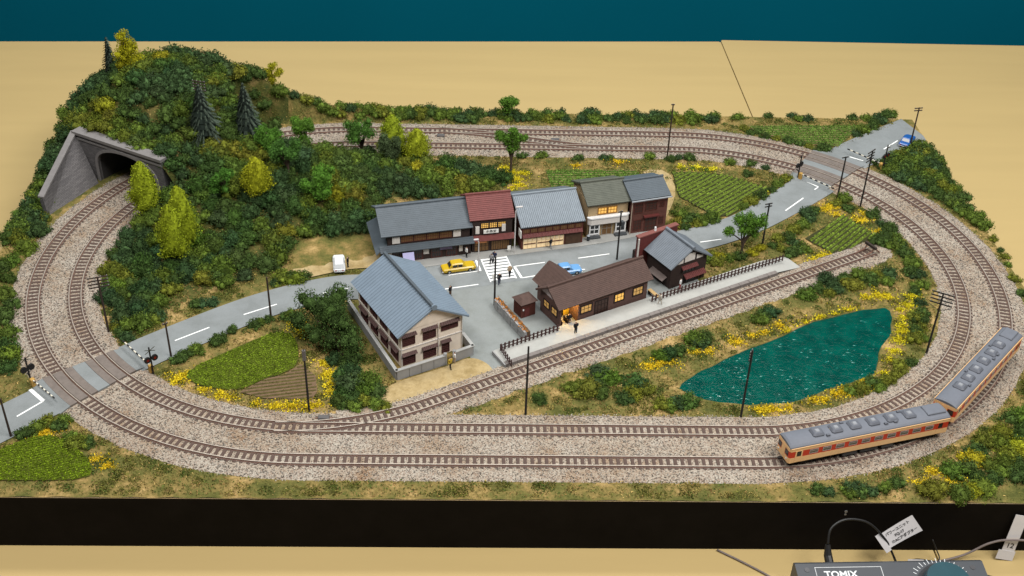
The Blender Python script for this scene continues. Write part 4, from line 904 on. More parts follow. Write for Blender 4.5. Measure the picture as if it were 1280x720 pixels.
def bush_mesh(seed, n=7, flat=.75, nl=1150):
    r_ = np.random.default_rng(seed); L_ = [(0, 0, .42, .62)]
    for i in range(n):
        a = 2 * PI * i / n + r_.uniform(-.4, .4); d = r_.uniform(.35, .75); L_.append((d * math.cos(a), d * math.sin(a), r_.uniform(.15, .62) * flat + .1, r_.uniform(.26, .46)))
    return lobes_mesh('bush', L_, nl, .13 if nl > 800 else .15, seed, core=.74, rough=.45, sub=1)
BUSH = [bush_mesh(100 + i, 6 + i % 4, .6 + .1 * (i % 4)) for i in range(9)]
BUSHL = [bush_mesh(200 + i, 6 + i % 4, .6 + .1 * (i % 4), 700) for i in range(7)]
GREENS = {'dark green': (.042, .073, .015), 'deep blue-green': (.032, .061, .020), 'mid green': (.074, .112, .015), 'olive green': (.11, .122, .014), 'yellow-green': (.20, .185, .01)}
def jit(c, s=.18): f = 1 + random.uniform(-s, s); return (c[0] * f * (1 + random.uniform(-s, s)), c[1] * f, c[2] * f * (1 + random.uniform(-s, s)), 1)
QUEUE = []
def put_bush(x, y, r_, colname, label, group, cat='bush', name='bush', sink=.25, hz=1.0, col=None):
    d_ = RC[:, :2] - (x, y); k_ = int(np.argmin((d_ ** 2).sum(1))); v_ = -d_[k_]; L_ = float(np.hypot(*v_)); need = RC[k_, 2] / 2 + .55 * r_
    if L_ < need: x, y = x + v_[0] / L_ * (need - L_), y + v_[1] / L_ * (need - L_)      # keep off the road
    QUEUE.append((x, y, r_, colname, label, group, sink, hz))
BLOCK = []   # buildings and lots that keep clear of plants
for o_ in list(COL.objects):
    if o_.get('category') in ('building', 'shed', 'shopfront'): BLOCK.append(o_)
FOOT = [[(-13.91, -0.82), (-14.94, 8.56), (-5.91, 12.41), (-0.78, 14.25), (6.23, 15.85), (11.23, 17.78), (15.53, 18.82), (16.31, 13.89), (15.02, 6.50)],
        [(-16.8, -7.2), (-11.1, -18.4), (-4.4, -14.4), (-9.5, -5.5)], list(LOT), list(LOT2), YARD, SW]
def clear(x, y, pad=0.0):
    x = np.atleast_1d(np.asarray(x, float)); y = np.atleast_1d(np.asarray(y, float))
    d = np.abs(oval(x, y) - RM); a = ang(x, y); tun = (a > 120.5) & (a < 149.5) & (x < -LS)
    ok = ((d > 3.9 + pad) | tun) & (dist_path(RC, x, y) > 2.25 + pad) & (dist_path(SID, x, y) > 1.8 + pad)
    for P in FOOT + FIELDS: ok &= ~inside(P, x, y)
    ok &= ~inside(POND, x, y) & (x > XL + .1) & (x < XR - .1) & (y > YF + .2) & (y < YB - .1)
    pl_ = (np.array([x, y]).T - base) @ nn; al = -(np.array([x, y]).T - base) @ u
    ok &= ~((pl_ > 0) & (pl_ < 4.0) & (al < s0 + .5) & (al > s1))
    # portal wall and wing
    r2_ = np.hypot(x + LS, y); ok &= ~((np.abs(a - 150) < 2.3) & (r2_ > 20.8) & (r2_ < 34.2))
    ok &= ~((a > 149) & (a < 168) & (r2_ > 29.5) & (x > -49.0))
    return ok
def scatter(P, spacing, tries, pad=0.0, seed=0, keep=1.0):
    r_ = np.random.default_rng(seed); P = np.array(P); lo, hi = P.min(0), P.max(0); pts = []
    C_ = r_.uniform(lo, hi, (tries, 2)); C_ = C_[inside(P, C_[:, 0], C_[:, 1])]; C_ = C_[clear(C_[:, 0], C_[:, 1], pad)]
    for c in C_:
        if all((c[0] - p[0]) ** 2 + (c[1] - p[1]) ** 2 > spacing ** 2 for p in pts): pts.append(c)
    return [p for p in pts if r_.uniform() < keep]

# --- the wooded hill
IN = [(-36.89, 9.57), (-39.09, 17.50), (-27.48, 24.04), (-15.06, 21.76), (-7.82, 20.12), (-1.43, 16.68), (-4.22, 13.98), (-14.38, 9.86), (-14.06, 5.46), (-17.86, 4.75), (-22.31, 3.30), (-23.81, -1.04), (-28.10, -4.79), (-32.63, -9.45), (-35.93, -11.91), (-37.18, -9.78), (-40.13, -2.78), (-40.08, 2.86)]
HILL = [(-50.7, 3), (-50.7, 33.4), (-27, 33.4), (-27, 30.5), (-30, 26), (-27, 21), (-31, 14), (-38, 9), (-44, 6)]
pts = [(p, 'h') for p in scatter(HILL, 1.12, 12000, .05, 11, .98)]
ex = [p for p, _ in pts]
pts += [(p, 'i') for p in scatter(IN, 1.15, 12000, .3, 12, .97) if all((p[0] - q[0]) ** 2 + (p[1] - q[1]) ** 2 > 1.0 for q in ex)]
NOI = lambda x, y: math.sin(x * .55 + 1.3 * math.sin(y * .4)) + math.sin(y * .62 + x * .23)
bare = [((-29.55, -6.89), 2.2), ((-19.98, 2.32), 2.0), ((-26.01, 0.74), 1.0), ((-31.99, -9.07), 1.6), ((-23.13, 5.23), 1.1), ((-8.77, 9.04), 1.0), ((-31.16, -6.16), 1.4)]
rest = {}
hill_bushes = []
for (p, w_) in pts:
    if any(math.dist(p, b_) < r_ for b_, r_ in bare): continue
    n_ = NOI(*p) + random.uniform(-1.1, 1.1)
    cn = 'deep blue-green' if n_ < -.7 else 'dark green' if n_ < .45 else 'mid green' if n_ < 1.45 else 'olive green' if n_ < 2.6 else 'yellow-green'
    hill_bushes.append((p, w_, cn, random.uniform(.9, 1.45)))
for (p, w_, cn, s_) in hill_bushes:
    lab = '%s foam bush in the thicket on the hill slope' % cn if w_ == 'i' else '%s foam bush on the tunnel hill' % cn
    put_bush(p[0], p[1], s_, cn, lab, 'bushes covering the wooded hill', sink=.15, hz=1.12)

# --- bushes set one by one (pixel rows read from the layout, stored as positions)
def row(L_, cols, label, group, r0=.55, r1=.8, hz=1.0):
    for k_, p in enumerate(L_):
        cn = cols[k_ % len(cols)]; put_bush(p[0], p[1], random.uniform(r0, r1), cn, label % cn, group, hz=hz)
row([(0.55, 22.26), (2.64, 22.33), (6.80, 21.89), (9.81, 21.99), (10.55, 22.21), (15.06, 22.54), (17.38, 22.04), (18.35, 22.46), (19.61, 22.31), (24.05, 21.50), (26.46, 21.20), (27.93, 20.31), (25.65, 18.76)], ['dark green', 'mid green', 'dark green', 'deep blue-green'], 'small %s bush on the verge between the back tracks and the fields', 'bushes along the inside of the back tracks', 0.55, 1.00)
row([(18.62, 19.83), (19.62, 19.86), (20.50, 19.71), (21.19, 19.54)], ['olive green', 'mid green'], 'tiny %s bush above the crescent field', 'tiny bushes above the crescent field', 0.37, 0.53)
row([(16.78, 9.73), (17.66, 8.78), (18.36, 7.84), (19.29, 7.40), (16.99, 7.02), (16.10, 7.79), (20.42, 8.22), (20.02, 8.84)], ['mid green', 'dark green', 'olive green'], '%s bush between the street and the crescent field', 'bushes between street and crescent field', 0.85, 1.31)
row([(27.69, 15.08), (28.69, 16.51), (29.81, 17.62), (26.98, 13.33), (24.13, 10.58), (25.24, 11.93)], ['dark green', 'mid green', 'olive green'], '%s bush lining the road towards the back crossing', 'bushes lining the road to the back crossing', 0.73, 1.12)
row([(27.26, 5.27), (27.85, 4.22), (28.50, 3.49), (26.29, 3.43), (27.08, 2.56), (30.40, 9.28), (29.26, 7.97), (28.17, 6.84), (31.33, 11.10), (30.32, 10.42), (35.22, 13.57), (34.09, 12.52), (35.05, 11.54)], ['dark green', 'deep blue-green', 'mid green', 'olive green'], '%s bush along the road edge inside the right curve', 'bushes along the road inside the right curve', 0.67, 1.06)
row([(37.47, 10.28), (37.82, 8.51), (38.26, 7.10), (38.32, 5.54), (37.32, 5.52), (38.62, 4.33), (38.75, 2.54), (38.71, 0.80), (38.34, 2.83), (38.62, -1.05), (38.11, -0.64), (38.38, -2.85), (37.58, -3.95), (37.47, -5.81), (37.29, -7.37), (38.04, 4.02), (36.43, 4.73)], ['dark green', 'deep blue-green', 'dark green', 'mid green'], '%s bush in the hedge along the inside of the right curve', 'hedge along the inside of the right curve', 0.79, 1.19)
row([(29.32, -2.23), (31.20, -1.91), (32.93, -1.32), (34.60, -1.00), (35.91, -1.11), (33.73, -2.13), (35.08, -2.38), (31.78, -2.99), (29.86, -3.85), (28.06, -3.61), (26.88, -4.71), (29.11, -4.40), (29.75, -3.04)], ['deep blue-green', 'dark green', 'mid green', 'olive green'], '%s bush between the siding and the pond', 'bushes between the siding and the pond', 0.73, 1.19)
row([(15.99, -11.82), (15.58, -12.66), (15.07, -12.19), (13.44, -13.62), (12.44, -14.22), (11.76, -14.57), (22.14, -8.16), (22.82, -7.77), (21.47, -8.93)], ['dark green', 'deep blue-green', 'mid green'], '%s bush on the siding bank left of the pond', 'bushes on the siding bank', 0.73, 1.19)
row([(9.49, -18.57), (8.99, -18.15), (9.96, -19.20), (6.84, -17.64), (5.77, -18.20), (6.14, -19.46), (5.01, -19.27), (4.02, -18.86), (6.08, -16.89), (7.96, -20.27), (11.02, -21.05), (11.73, -21.25), (12.46, -20.83), (13.29, -20.61), (8.70, -19.63)], ['deep blue-green', 'dark green', 'olive green', 'mid green'], '%s bush on the grass triangle left of the pond', 'bushes on the grass triangle', 0.85, 1.38)
row([(0.79, -20.16), (0.98, -20.57)], ['dark green'], 'small %s bush by the pole at the siding switch', 'small bushes by the siding pole', 0.61, 0.75)
row([(35.72, -10.27), (36.36, -9.89), (35.13, -11.49), (35.76, -11.36), (33.78, -15.01), (32.68, -15.59), (31.86, -16.71), (29.96, -18.48), (29.58, -17.84), (28.38, -18.72), (31.04, -17.60), (27.56, -18.94), (36.67, -8.39), (36.30, -8.15)], ['dark green', 'olive green', 'olive green', 'mid green'], '%s bush on the bank right of the pond', 'bushes on the bank right of the pond', 0.73, 1.19)
row([(-26.27, -9.70), (-25.44, -9.56), (-24.10, -9.41), (-23.72, -9.04), (-21.89, -9.25), (-21.44, -8.87), (-27.73, -12.59), (-27.49, -12.00), (-29.40, -12.97), (-29.80, -15.03), (-29.26, -14.68), (-28.71, -14.33), (-30.07, -15.70)], ['dark green', 'dark green', 'mid green'], '%s bush along the road edge by the vegetable patch', 'bushes along the road by the vegetable patch', 0.61, 0.94)
row([(-15.27, -21.41), (-14.27, -21.60), (-13.65, -21.08), (-14.67, -20.79), (-12.51, -21.37), (-11.89, -21.77), (-15.82, -21.11)], ['dark green', 'mid green', 'olive green'], 'low %s bush behind the front turnout', 'low bushes behind the front turnout', 0.67, 1.00)
row([(-15.67, -15.91), (-15.00, -17.22), (-14.21, -18.49), (-13.58, -19.64), (-15.98, -17.66), (-15.11, -18.93), (-14.26, -20.17), (-13.41, -18.48), (-12.76, -19.84), (-16.68, -15.48), (-15.54, -19.98), (-14.67, -17.86)], ['dark green', 'deep blue-green', 'dark green', 'mid green'], '%s bush in the mass between the spreading tree and the front turnout', 'bushes left of the apartment house', .95, 1.35)
row([(-34.32, -10.46), (-33.12, -9.46), (-33.37, -9.95), (-35.93, -11.91), (-35.06, -12.60), (-36.51, -10.74), (-30.17, -7.41), (-28.99, -7.14), (-21.52, -3.32), (-22.15, -3.07), (-23.41, -3.76), (-22.98, -3.08), (-20.87, -3.04)], ['dark green', 'deep blue-green', 'olive green'], 'round %s bush on the sandy road bank below the hill', 'round bushes on the sandy road bank', 0.73, 1.19)
row([(-40.17, -24.86), (-39.38, -24.38), (-38.58, -23.89), (-37.50, -24.35), (-36.33, -25.57), (-35.48, -25.93), (-34.63, -26.29), (-37.38, -23.68), (-35.63, -26.49)], ['dark green', 'mid green', 'olive green'], '%s bush round the vegetable patch in the front left corner', 'bushes round the front left patch', 0.73, 1.06)
row([(-46.63, -9.96), (-45.57, -12.32), (-44.95, -14.60), (-46.82, -8.12), (-47.95, -6.24), (-48.45, -3.63), (-49.56, -1.63), (-49.04, -0.92), (-44.01, -17.02), (-44.67, -16.27), (-44.25, -15.49)], ['dark green', 'mid green', 'dark green'], '%s bush on the strip left of the outer loop', 'bushes on the strip left of the outer loop', 0.98, 1.44)
row([(-50.66, 7.92), (-49.86, 9.21), (-48.43, 7.19), (-48.99, 10.37), (-50.57, 12.81), (-48.75, 4.88), (-49.98, 3.36), (-50.08, 5.61), (-49.34, 13.18), (-48.27, 1.65)], ['dark green', 'mid green', 'olive green', 'dark green'], '%s bush below the left side of the tunnel wing wall', 'bushes below the wing wall', 0.98, 1.50)
row([(30.84, 33.51), (34.42, 32.77), (35.61, 32.81), (41.28, 33.45), (42.81, 33.29), (44.53, 33.79), (45.60, 34.05), (46.53, 34.52), (44.37, 32.48), (42.96, 30.94), (41.83, 29.64), (40.63, 28.76), (43.45, 32.02), (26.91, 32.93), (33.82, 33.62)], ['dark green', 'mid green', 'deep blue-green'], '%s bush on the back verge by the far road', 'bushes on the back verge by the far road', 0.61, 1.06)
row([(27.82, 28.94), (29.26, 27.96), (30.57, 27.39), (31.87, 26.83), (33.17, 26.27), (34.13, 25.51), (34.89, 24.74), (36.54, 24.60), (27.24, 29.96), (28.83, 29.18)], ['dark green', 'dark green', 'olive green'], '%s bush between the back tracks and the far field', 'bushes between back tracks and the far field', 0.61, 1.00)
BACK = [(-27, 30.6), (-27, 33.2), (24.5, 33.2), (24.5, 31.2)]
for p in scatter(BACK, .95, 1500, .1, 21, .9):
    cn = random.choice(['dark green', 'deep blue-green', 'mid green', 'mid green', 'olive green']); put_bush(p[0], min(p[1] + .3, 33), random.uniform(.75, 1.2), cn, '%s bush in the hedge behind the back tracks' % cn, 'hedge behind the back tracks')
RB = [(40.0, 23.4), (48.2, 27.0), (48.4, 8), (46.5, 13), (42, 19.5)]
for p in scatter(RB, .95, 1200, .25, 22, .97):
    cn = random.choice(['dark green', 'dark green', 'deep blue-green', 'mid green', 'olive green']); put_bush(p[0], p[1], random.uniform(.9, 1.35), cn, '%s bush in the thicket outside the back right curve' % cn, 'thicket outside the back right curve')
RF = [(28, -31.6), (48.3, -31.6), (48.3, -11), (46, -15), (41, -21.5), (34, -27.2)]
for p in scatter(RF, 1.05, 1500, .3, 23, .85):
    if p[1] < -30.4 and random.random() < .6: continue
    cn = random.choice(['dark green', 'dark green', 'mid green', 'mid green', 'olive green', 'yellow-green']); put_bush(p[0], p[1], random.uniform(.9, 1.35), cn, '%s bush in the front right corner beside the train' % cn, 'bushes in the front right corner')
row([(21.68, -30.88), (22.57, -31.04), (24.09, -31.12), (25.00, -31.19), (25.97, -31.01), (27.00, -30.66), (28.09, -30.12), (24.70, -30.68)], ['dark green', 'deep blue-green', 'mid green'], 'low %s bush on the front edge below the railcar', 'low bushes on the front edge', .6, .9)

row([(48.90, 8.64), (48.72, 5.80), (48.61, 3.67), (48.45, 1.02), (48.13, -1.54), (47.83, -4.01), (48.99, 10.59), (48.67, 2.48)], ['mid green', 'olive green', 'dark green'], 'low %s bush on the right edge outside the outer loop', 'low bushes on the right edge', .5, .75)
row([(18.99, 2.37), (19.70, 1.80), (20.59, 1.39), (21.71, 1.85), (19.26, 0.64), (23.03, 2.47), (18.40, 1.19), (25.35, 4.01), (26.18, 5.24), (24.01, 3.38)], ['olive green', 'yellow-green', 'mid green', 'dark green'], '%s bush in the garden between storehouse and branching tree', 'bushes in the garden beside the storehouse', .6, .95)
for p, zz in (((-50.0, 6.6), 0), ((-49.6, 8.6), 0), ((-50.4, 9.0), 0), ((-49.7, 10.4), 0), ((-50.4, 11.2), 0), ((-49.7, 12.6), 0), ((-50.3, 13.6), 0), ((-49.4, 15.0), 0), ((-50.2, 16.0), 0), ((-49.2, 17.2), 0), ((-50.0, 18.2), 0), ((-49.4, 19.8), 0), ((-48.6, 18.4), 0), ((-50.5, 7.6), 0), ((-50.3, 5.0), 0), ((-48.3, 21.8), 0), ((-47.6, 18.9), 0), ((-47.8, 20.6), 0), ((-48.9, 7.2), 0)):
    cn = random.choice(['dark green', 'mid green', 'deep blue-green']); put_bush(p[0], p[1], random.uniform(1.1, 1.45), cn, '%s foam bush behind the tunnel wing wall' % cn, 'bushes behind the wing wall', sink=.1)
for p, cn in (((-36.2, 10.3), 'dark green'), ((-35.8, 9.0), 'mid green'), ((-36.0, 11.6), 'dark green'), ((-36.6, 12.6), 'deep blue-green'), ((-35.0, 8.0), 'dark green')): put_bush(p[0], p[1], 1.35, cn, '%s foam bush against the right end of the tunnel portal' % cn, 'bushes at the right end of the portal', sink=.1)
for p in ((-31.6, 21.2), (-30.4, 22.6), (-31.2, 24.8), (-31.8, 27.0), (-32.4, 29.2), (-30.2, 20.2), (-29.6, 18.8), (-31.0, 30.9), (-33.2, 23.0), (-33.4, 25.8), (-33.6, 28.0), (-29.0, 20.6)):
    cn = random.choice(['dark green', 'mid green', 'olive green']); put_bush(p[0], p[1], random.uniform(1.2, 1.5), cn, '%s foam bush hiding the rear tunnel mouth' % cn, 'bushes round the rear tunnel mouth', sink=.05)
# --- build the queue: the 300 bushes that show largest one by one, the others as one mass per colour
MARK = [((-41, 14), 'by the tunnel portal'), ((-41, 27), 'at the hill top'), ((-34, 25), 'round the dark firs'), ((-36, 5), 'below the yellow-green trees'), ((-28, 17), 'round the middle yellow-green tree'),
        ((-33, -6), 'by the road corner'), ((-24, 8), 'below the small leafy trees'), ((-18, 14), 'above the sandy lot'), ((-22, 1), 'left of the sandy lot'), ((-11, 12), 'behind the long dark shop'), ((-4, 14), 'behind the red-roofed shop'),
        ((-20, 20), 'near the back tracks'), ((-47, 10), 'beside the wing wall'), ((-48, -5), 'on the left edge'), ((44, 22), 'by the far road'), ((47, 12), 'near the right edge'), ((46, -20), 'beside the rear railcar'), ((38, -29), 'in the front corner'), ((30, -30), 'below the front railcar')]
cpos = np.array((-4.5, -95.4, 63.0))
QUEUE.sort(key=lambda q: -q[2] / np.linalg.norm(np.array((q[0], q[1], 0)) - cpos) * (1 if q[1] < 30 or q[0] > -25 else .5))
rest = {}; SEEN = set()
for i, (x, y, r_, cn, lab, group, sink, hz) in enumerate(QUEUE):
    if i < 300:
        o = link('bush', random.choice(BUSH), loc=(x, y, float(surf(x, y)) - sink * r_), rz=random.uniform(0, 6.28)); k_ = (random.uniform(.85, 1.2), random.uniform(.85, 1.2), hz * random.uniform(.8, 1.15)); o.scale = tuple(r_ * a for a in k_)
        o.color = jit(GREENS[cn]); d_, m_ = min((math.dist((x, y), a), b) for a, b in MARK)
        shape = 'wide spreading ' if k_[0] * k_[1] > 1.15 else 'tall ' if k_[2] > 1.07 * hz else 'squat ' if k_[2] < .87 * hz else ''
        size = 'large ' if r_ > 1.2 else 'small ' if r_ < .62 else ''
        lab = (size if not lab.startswith(('small', 'tiny', 'low', 'round')) else '') + shape + lab + (', ' + m_ if d_ < 8 and ('hill' in lab or 'thicket' in lab or 'corner' in lab) else '')
        tag(o, ' '.join(lab.split()[:16]), 'bush', group)
    else: rest.setdefault(cn, []).append((x, y, r_, sink, hz))
for cn, L_ in rest.items():
    VV, FF_, o = [], [], 0
    for (x, y, s_, sink, hz) in L_:
        me = random.choice(BUSHL); n_ = len(me.vertices); V = np.empty(n_ * 3, np.float32); me.vertices.foreach_get('co', V); V = V.reshape(-1, 3)
        Fc = np.empty(len(me.polygons) * 3, np.int32); me.polygons.foreach_get('vertices', Fc)
        a = random.uniform(0, 6.28); ca, sa = math.cos(a), math.sin(a); V = (V @ np.array([[ca, sa, 0], [-sa, ca, 0], [0, 0, 1]])) * [s_, s_, s_ * hz] + [x, y, float(surf(x, y)) - sink * s_]
        VV.append(V); FF_.append(Fc.reshape(-1, 3) + o); o += n_
    ob = link('shrubbery', np_mesh('shrubbery', np.vstack(VV), np.vstack(FF_), fol)); ob.color = (*GREENS[cn], 1)
    tag(ob, 'mass of smaller %s foam shrubs filling the thickets and hedges' % cn, 'shrubbery', None, 'stuff')
print('bushes', len(QUEUE))

# --- low turf foam, uncountable
rt = np.random.default_rng(77); CT = rt.uniform((XL, YF), (XR, YB), (5200, 2)); CT = CT[clear(CT[:, 0], CT[:, 1], .1)]
CT = CT[rt.uniform(0, 1, len(CT)) < .25 + .75 * (np.sin(CT[:, 0] * .41 + 2 * np.sin(CT[:, 1] * .3)) * np.sin(CT[:, 1] * .5 + 1) > -.25)]
XS, YS, DS, KS = [], [], [], []
for q, p in enumerate(CT):
    r_ = rt.uniform(.3, .75); n_ = int(150 * r_ + 20); a = rt.uniform(0, 2 * PI, n_); d = r_ * np.sqrt(rt.uniform(0, 1, n_)); XS.append(p[0] + d * np.cos(a)); YS.append(p[1] + d * np.sin(a)); DS.append((d / r_) ** 2)
    KS.append(np.full(n_, int(np.clip(np.floor(1.2 + math.sin(p[0] * .5 + 1) + rt.normal(0, .7)), 0, 2))))
XS, YS, DS, KS = map(np.concatenate, (XS, YS, DS, KS)); ok = clear(XS, YS, 0); XS, YS, DS, KS = XS[ok], YS[ok], DS[ok], KS[ok]
TP = np.column_stack([XS, YS, surf(XS, YS) + rt.uniform(0, .16, len(XS)) * (1 - DS) + .02])
for k_, (lab, c_) in enumerate((('olive turf foam spread over the open ground', (.125, .125, .025)), ('green turf foam spread over the open ground', (.07, .10, .018)), ('straw-yellow turf foam spread over the open ground', (.26, .21, .06)))):
    P = TP[KS == k_]; n_ = len(P); N = rt.normal(0, .6, (n_, 3)); N[:, 2] += 1; N /= np.linalg.norm(N, axis=1)[:, None]; V, Fc = leaves(P, N, .13, rt, .7)
    o = link('turf', np_mesh('turf', V, Fc, foliage_mat('grass_blade', .6, 1.4))); o.color = (*c_, 1); tag(o, lab, 'grass', None, 'stuff')
# --- yellow flowering patches and other low cover
def patch(label, centres, col, h=.28, seed=0):
    rr = np.random.default_rng(seed); PP = []
    for q, p in enumerate(centres):
        r_ = rr.uniform(.65, 1.15); n = int(430 * r_ * r_); a = rr.uniform(0, 2 * PI, n); d = r_ * np.abs(rr.normal(0, .55, n)) * (1 + .3 * np.sin(a * 3 + seed + q))
        x = p[0] + d * np.cos(a); y = p[1] + d * np.sin(a) * .8; ok = clear(x, y, -.15); x, y = x[ok], y[ok]
        z = surf(x, y) + rr.uniform(0, 1, len(x)) ** .7 * h * (.35 + .65 * np.abs(np.sin(x * 3.1 + seed) * np.sin(y * 3.7))); PP.append(np.column_stack([x, y, z]))
    P = np.vstack(PP); n = len(P); N = rr.normal(0, .5, (n, 3)); N[:, 2] += 1; N /= np.linalg.norm(N, axis=1)[:, None]
    V, Fc = leaves(P, N, .14, rr, .8); o = link('flower_patch', np_mesh('flower_patch', V, Fc, foliage_mat('petals', .5, 1.3))); o.color = (*col, 1)
    return tag(o, label, 'flowers', None, 'stuff')
YEL = (.64, .51, .02); sd = 0
for L_, lab in ((((26.01, -9.21), (25.07, -10.09), (23.88, -10.48), (27.33, -8.32), (28.96, -7.78), (30.44, -6.99), (32.53, -4.86), (33.84, -4.57), (34.70, -4.81)), 'bright yellow flowers along the far shore of the pond'),
                (((11.59, -15.36), (10.64, -15.71), (12.33, -15.01), (14.99, -13.71), (16.08, -13.58), (20.46, -11.15), (21.65, -10.64), (18.83, -12.13), (23.33, -9.63)), 'yellow flowers on the bank between pond and siding'),
                (((35.24, -6.89), (35.24, -8.17), (34.57, -9.43), (36.24, -6.10), (33.66, -11.51), (32.85, -13.30), (32.08, -14.47), (34.46, -10.29), (31.00, -16.51), (37.02, -4.77)), 'bright yellow flowers on the right shore of the pond'),
                (((20.22, -21.33), (19.19, -21.45), (24.90, -20.03), (26.10, -19.28), (26.87, -18.95), (24.03, -20.25), (21.59, -21.21), (29.29, -17.63)), 'yellow flowers on the near shore of the pond'),
                (((-29.11, -17.65), (-29.51, -18.30), (-27.07, -19.52), (-25.63, -20.12), (-24.59, -20.42), (-22.49, -21.20), (-20.82, -21.48), (-19.51, -21.47), (-18.20, -21.55), (-17.57, -21.34)), 'yellow flowers edging the track beside the vegetable patch'),
                (((-17.54, -15.83), (-16.94, -16.92), (-16.56, -18.53), (-16.25, -19.57), (-17.15, -17.47), (-20.44, -10.92), (-19.92, -11.63), (-20.98, -10.09)), 'yellow flowers beside the big bush left of the apartment house'),
                (((-0.70, 18.50), (-0.29, 16.89), (0.12, 15.67), (0.62, 18.18), (-1.39, 19.58), (-0.76, 14.94)), 'yellow flowers beside the small tree behind the red-roofed shop'),
                (((22.13, 8.90), (21.23, 8.56), (23.15, 9.90), (24.25, 11.24), (26.58, 14.35), (19.82, 7.57), (20.04, 20.25), (21.80, 19.93), (18.25, 20.38)), 'yellow flowers around the crescent field'),
                (((32.62, 11.47), (33.50, 10.50), (33.48, 12.16), (37.25, 7.07), (35.74, 9.26), (36.52, 10.58)), 'yellow flowers near the small right-hand plot'),
                (((30.19, 2.05), (31.08, 2.36), (29.24, 1.45), (32.00, 2.83)), 'yellow flowers beside the siding near the buffer stop'),
                (((-37.66, -24.45), (-38.29, -24.84), (-38.15, -24.07), (-33.67, -28.01), (-32.57, -28.71), (-38.77, -25.32)), 'yellow flowers in the front left corner'),
                (((6.51, 20.20), (11.29, 21.28)), 'sparse yellow flowers below the back tracks'),
                (((-5.57, -19.21), (-5.04, -18.78), (-6.10, -19.64), (-7.74, -20.49), (-4.63, -18.56)), 'yellow-green tufts beside the dirt yard'),
                (((32.66, -29.55), (31.37, -28.67), (34.70, -27.27), (30.03, -29.93)), 'yellow flowers in the front right corner')):
    sd += 1; patch(lab, L_, jit(YEL, .12)[:3], seed=sd)
# --- grass, uncountable
r_ = np.random.default_rng(5); n = 210000; x = r_.uniform(XL, XR, n); y = r_.uniform(YF, YB, n); ok = clear(x, y, -.05)
den = .5 + .5 * np.sin(x * .35 + 2 * np.sin(y * .27)) * np.sin(y * .41 + 1.1); ok &= r_.uniform(0, 1, n) < (.25 + .75 * den)
x, y = x[ok], y[ok]; z = surf(x, y); kind = np.clip(np.floor((np.sin(x * .5 + 1.5 * np.sin(y * .33)) + r_.normal(0, .55, len(x)) + 1.4) * 1.3), 0, 3).astype(int)
for k_, (lab, c_) in enumerate((('straw-coloured static grass on the sandy ground', (.36, .26, .09)), ('olive static grass on the ground', (.14, .135, .03)), ('green static grass on the ground', (.075, .11, .02)), ('tan scatter and dry grass on the ground', (.27, .17, .06)))):
    q = kind == k_; m_ = int(q.sum()); P = np.column_stack([x[q], y[q], z[q] + .06]); N = r_.normal(0, .45, (m_, 3)); N[:, 2] += 1; N /= np.linalg.norm(N, axis=1)[:, None]
    V, Fc = leaves(P, N, .2, r_, .4); o = link('grass', np_mesh('grass', V, Fc, foliage_mat('grass_blade', .6, 1.4))); o.color = (*c_, 1); tag(o, lab, 'grass', None, 'stuff')
# --- loose ballast stones
n = 60000; s_ = r_.uniform(0, 1, n); ring = np.array(oval_pts(1.0, 40)); x = r_.uniform(XL, XR, n * 2); y = r_.uniform(YF, YB, n * 2)
d = np.abs(oval(x, y) - RM); ds = dist_path(SID, x, y); ok = ((d < 4.05) | ((ds < 2.0) & (oval(x, y) < RI))) & (dist_path(RC, x, y) > 2.35) & (x < XR) & (x > XL)
io = oval(x, y); ok &= ~((np.abs(io - RI) < .62) | (np.abs(io - RO) < .62)); ok &= ~((ds < .62) & (oval(x, y) < RI - .3) & (x > -19))
a = ang(x, y); ok &= ~((a > 117) & (a < 147) & (x < -LS) & (io > 20)); pl_ = (np.array([x, y]).T - base) @ nn; al = -(np.array([x, y]).T - base) @ u; ok &= ~((pl_ > 1.1) & (pl_ < 4) & (al < s0 + .2) & (al > s1))
x, y, d = x[ok], y[ok], d[ok]; n = len(x); zz = np.where(d < 4.05, np.interp(np.abs(oval(x, y) - RM), [0, 1.85, 3, 3.5, 4.0], [.12, .15, .13, .1, -.02]), np.interp(dist_path(SID, x, y), [0, 1.1, 1.5, 2], [.135, .135, .09, -.02]))
sz = r_.uniform(.05, .095, n); T4 = np.array([[1, 1, 1], [1, -1, -1], [-1, 1, -1], [-1, -1, 1]], float) * .62; T4 = np.vstack([T4, [[0, 0, 1.0]]])[:4]
Q = r_.normal(size=(n, 4)); Q /= np.linalg.norm(Q, axis=1)[:, None]; qw, qx, qy, qz = Q.T
RM_ = np.stack([1 - 2 * (qy ** 2 + qz ** 2), 2 * (qx * qy - qz * qw), 2 * (qx * qz + qy * qw), 2 * (qx * qy + qz * qw), 1 - 2 * (qx ** 2 + qz ** 2), 2 * (qy * qz - qx * qw), 2 * (qx * qz - qy * qw), 2 * (qy * qz + qx * qw), 1 - 2 * (qx ** 2 + qy ** 2)], 1).reshape(-1, 3, 3)
V = np.einsum('nij,kj->nki', RM_, T4) * sz[:, None, None] + np.column_stack([x, y, zz + .02])[:, None, :]
Fc = (np.arange(n)[:, None, None] * 4 + np.array([[0, 1, 2], [0, 3, 1], [0, 2, 3], [1, 3, 2]])).reshape(-1, 3)
sm_ = foliage_mat('ballast_grain', .25, 1.4); o = link('ballast_stones', np_mesh('ballast_stones', V.reshape(-1, 3), Fc, sm_)); o.color = (.34, .305, .262, 1); tag(o, 'pinkish grey ballast stones along the railway tracks', 'ballast', None, 'stuff')
print('stones', n)

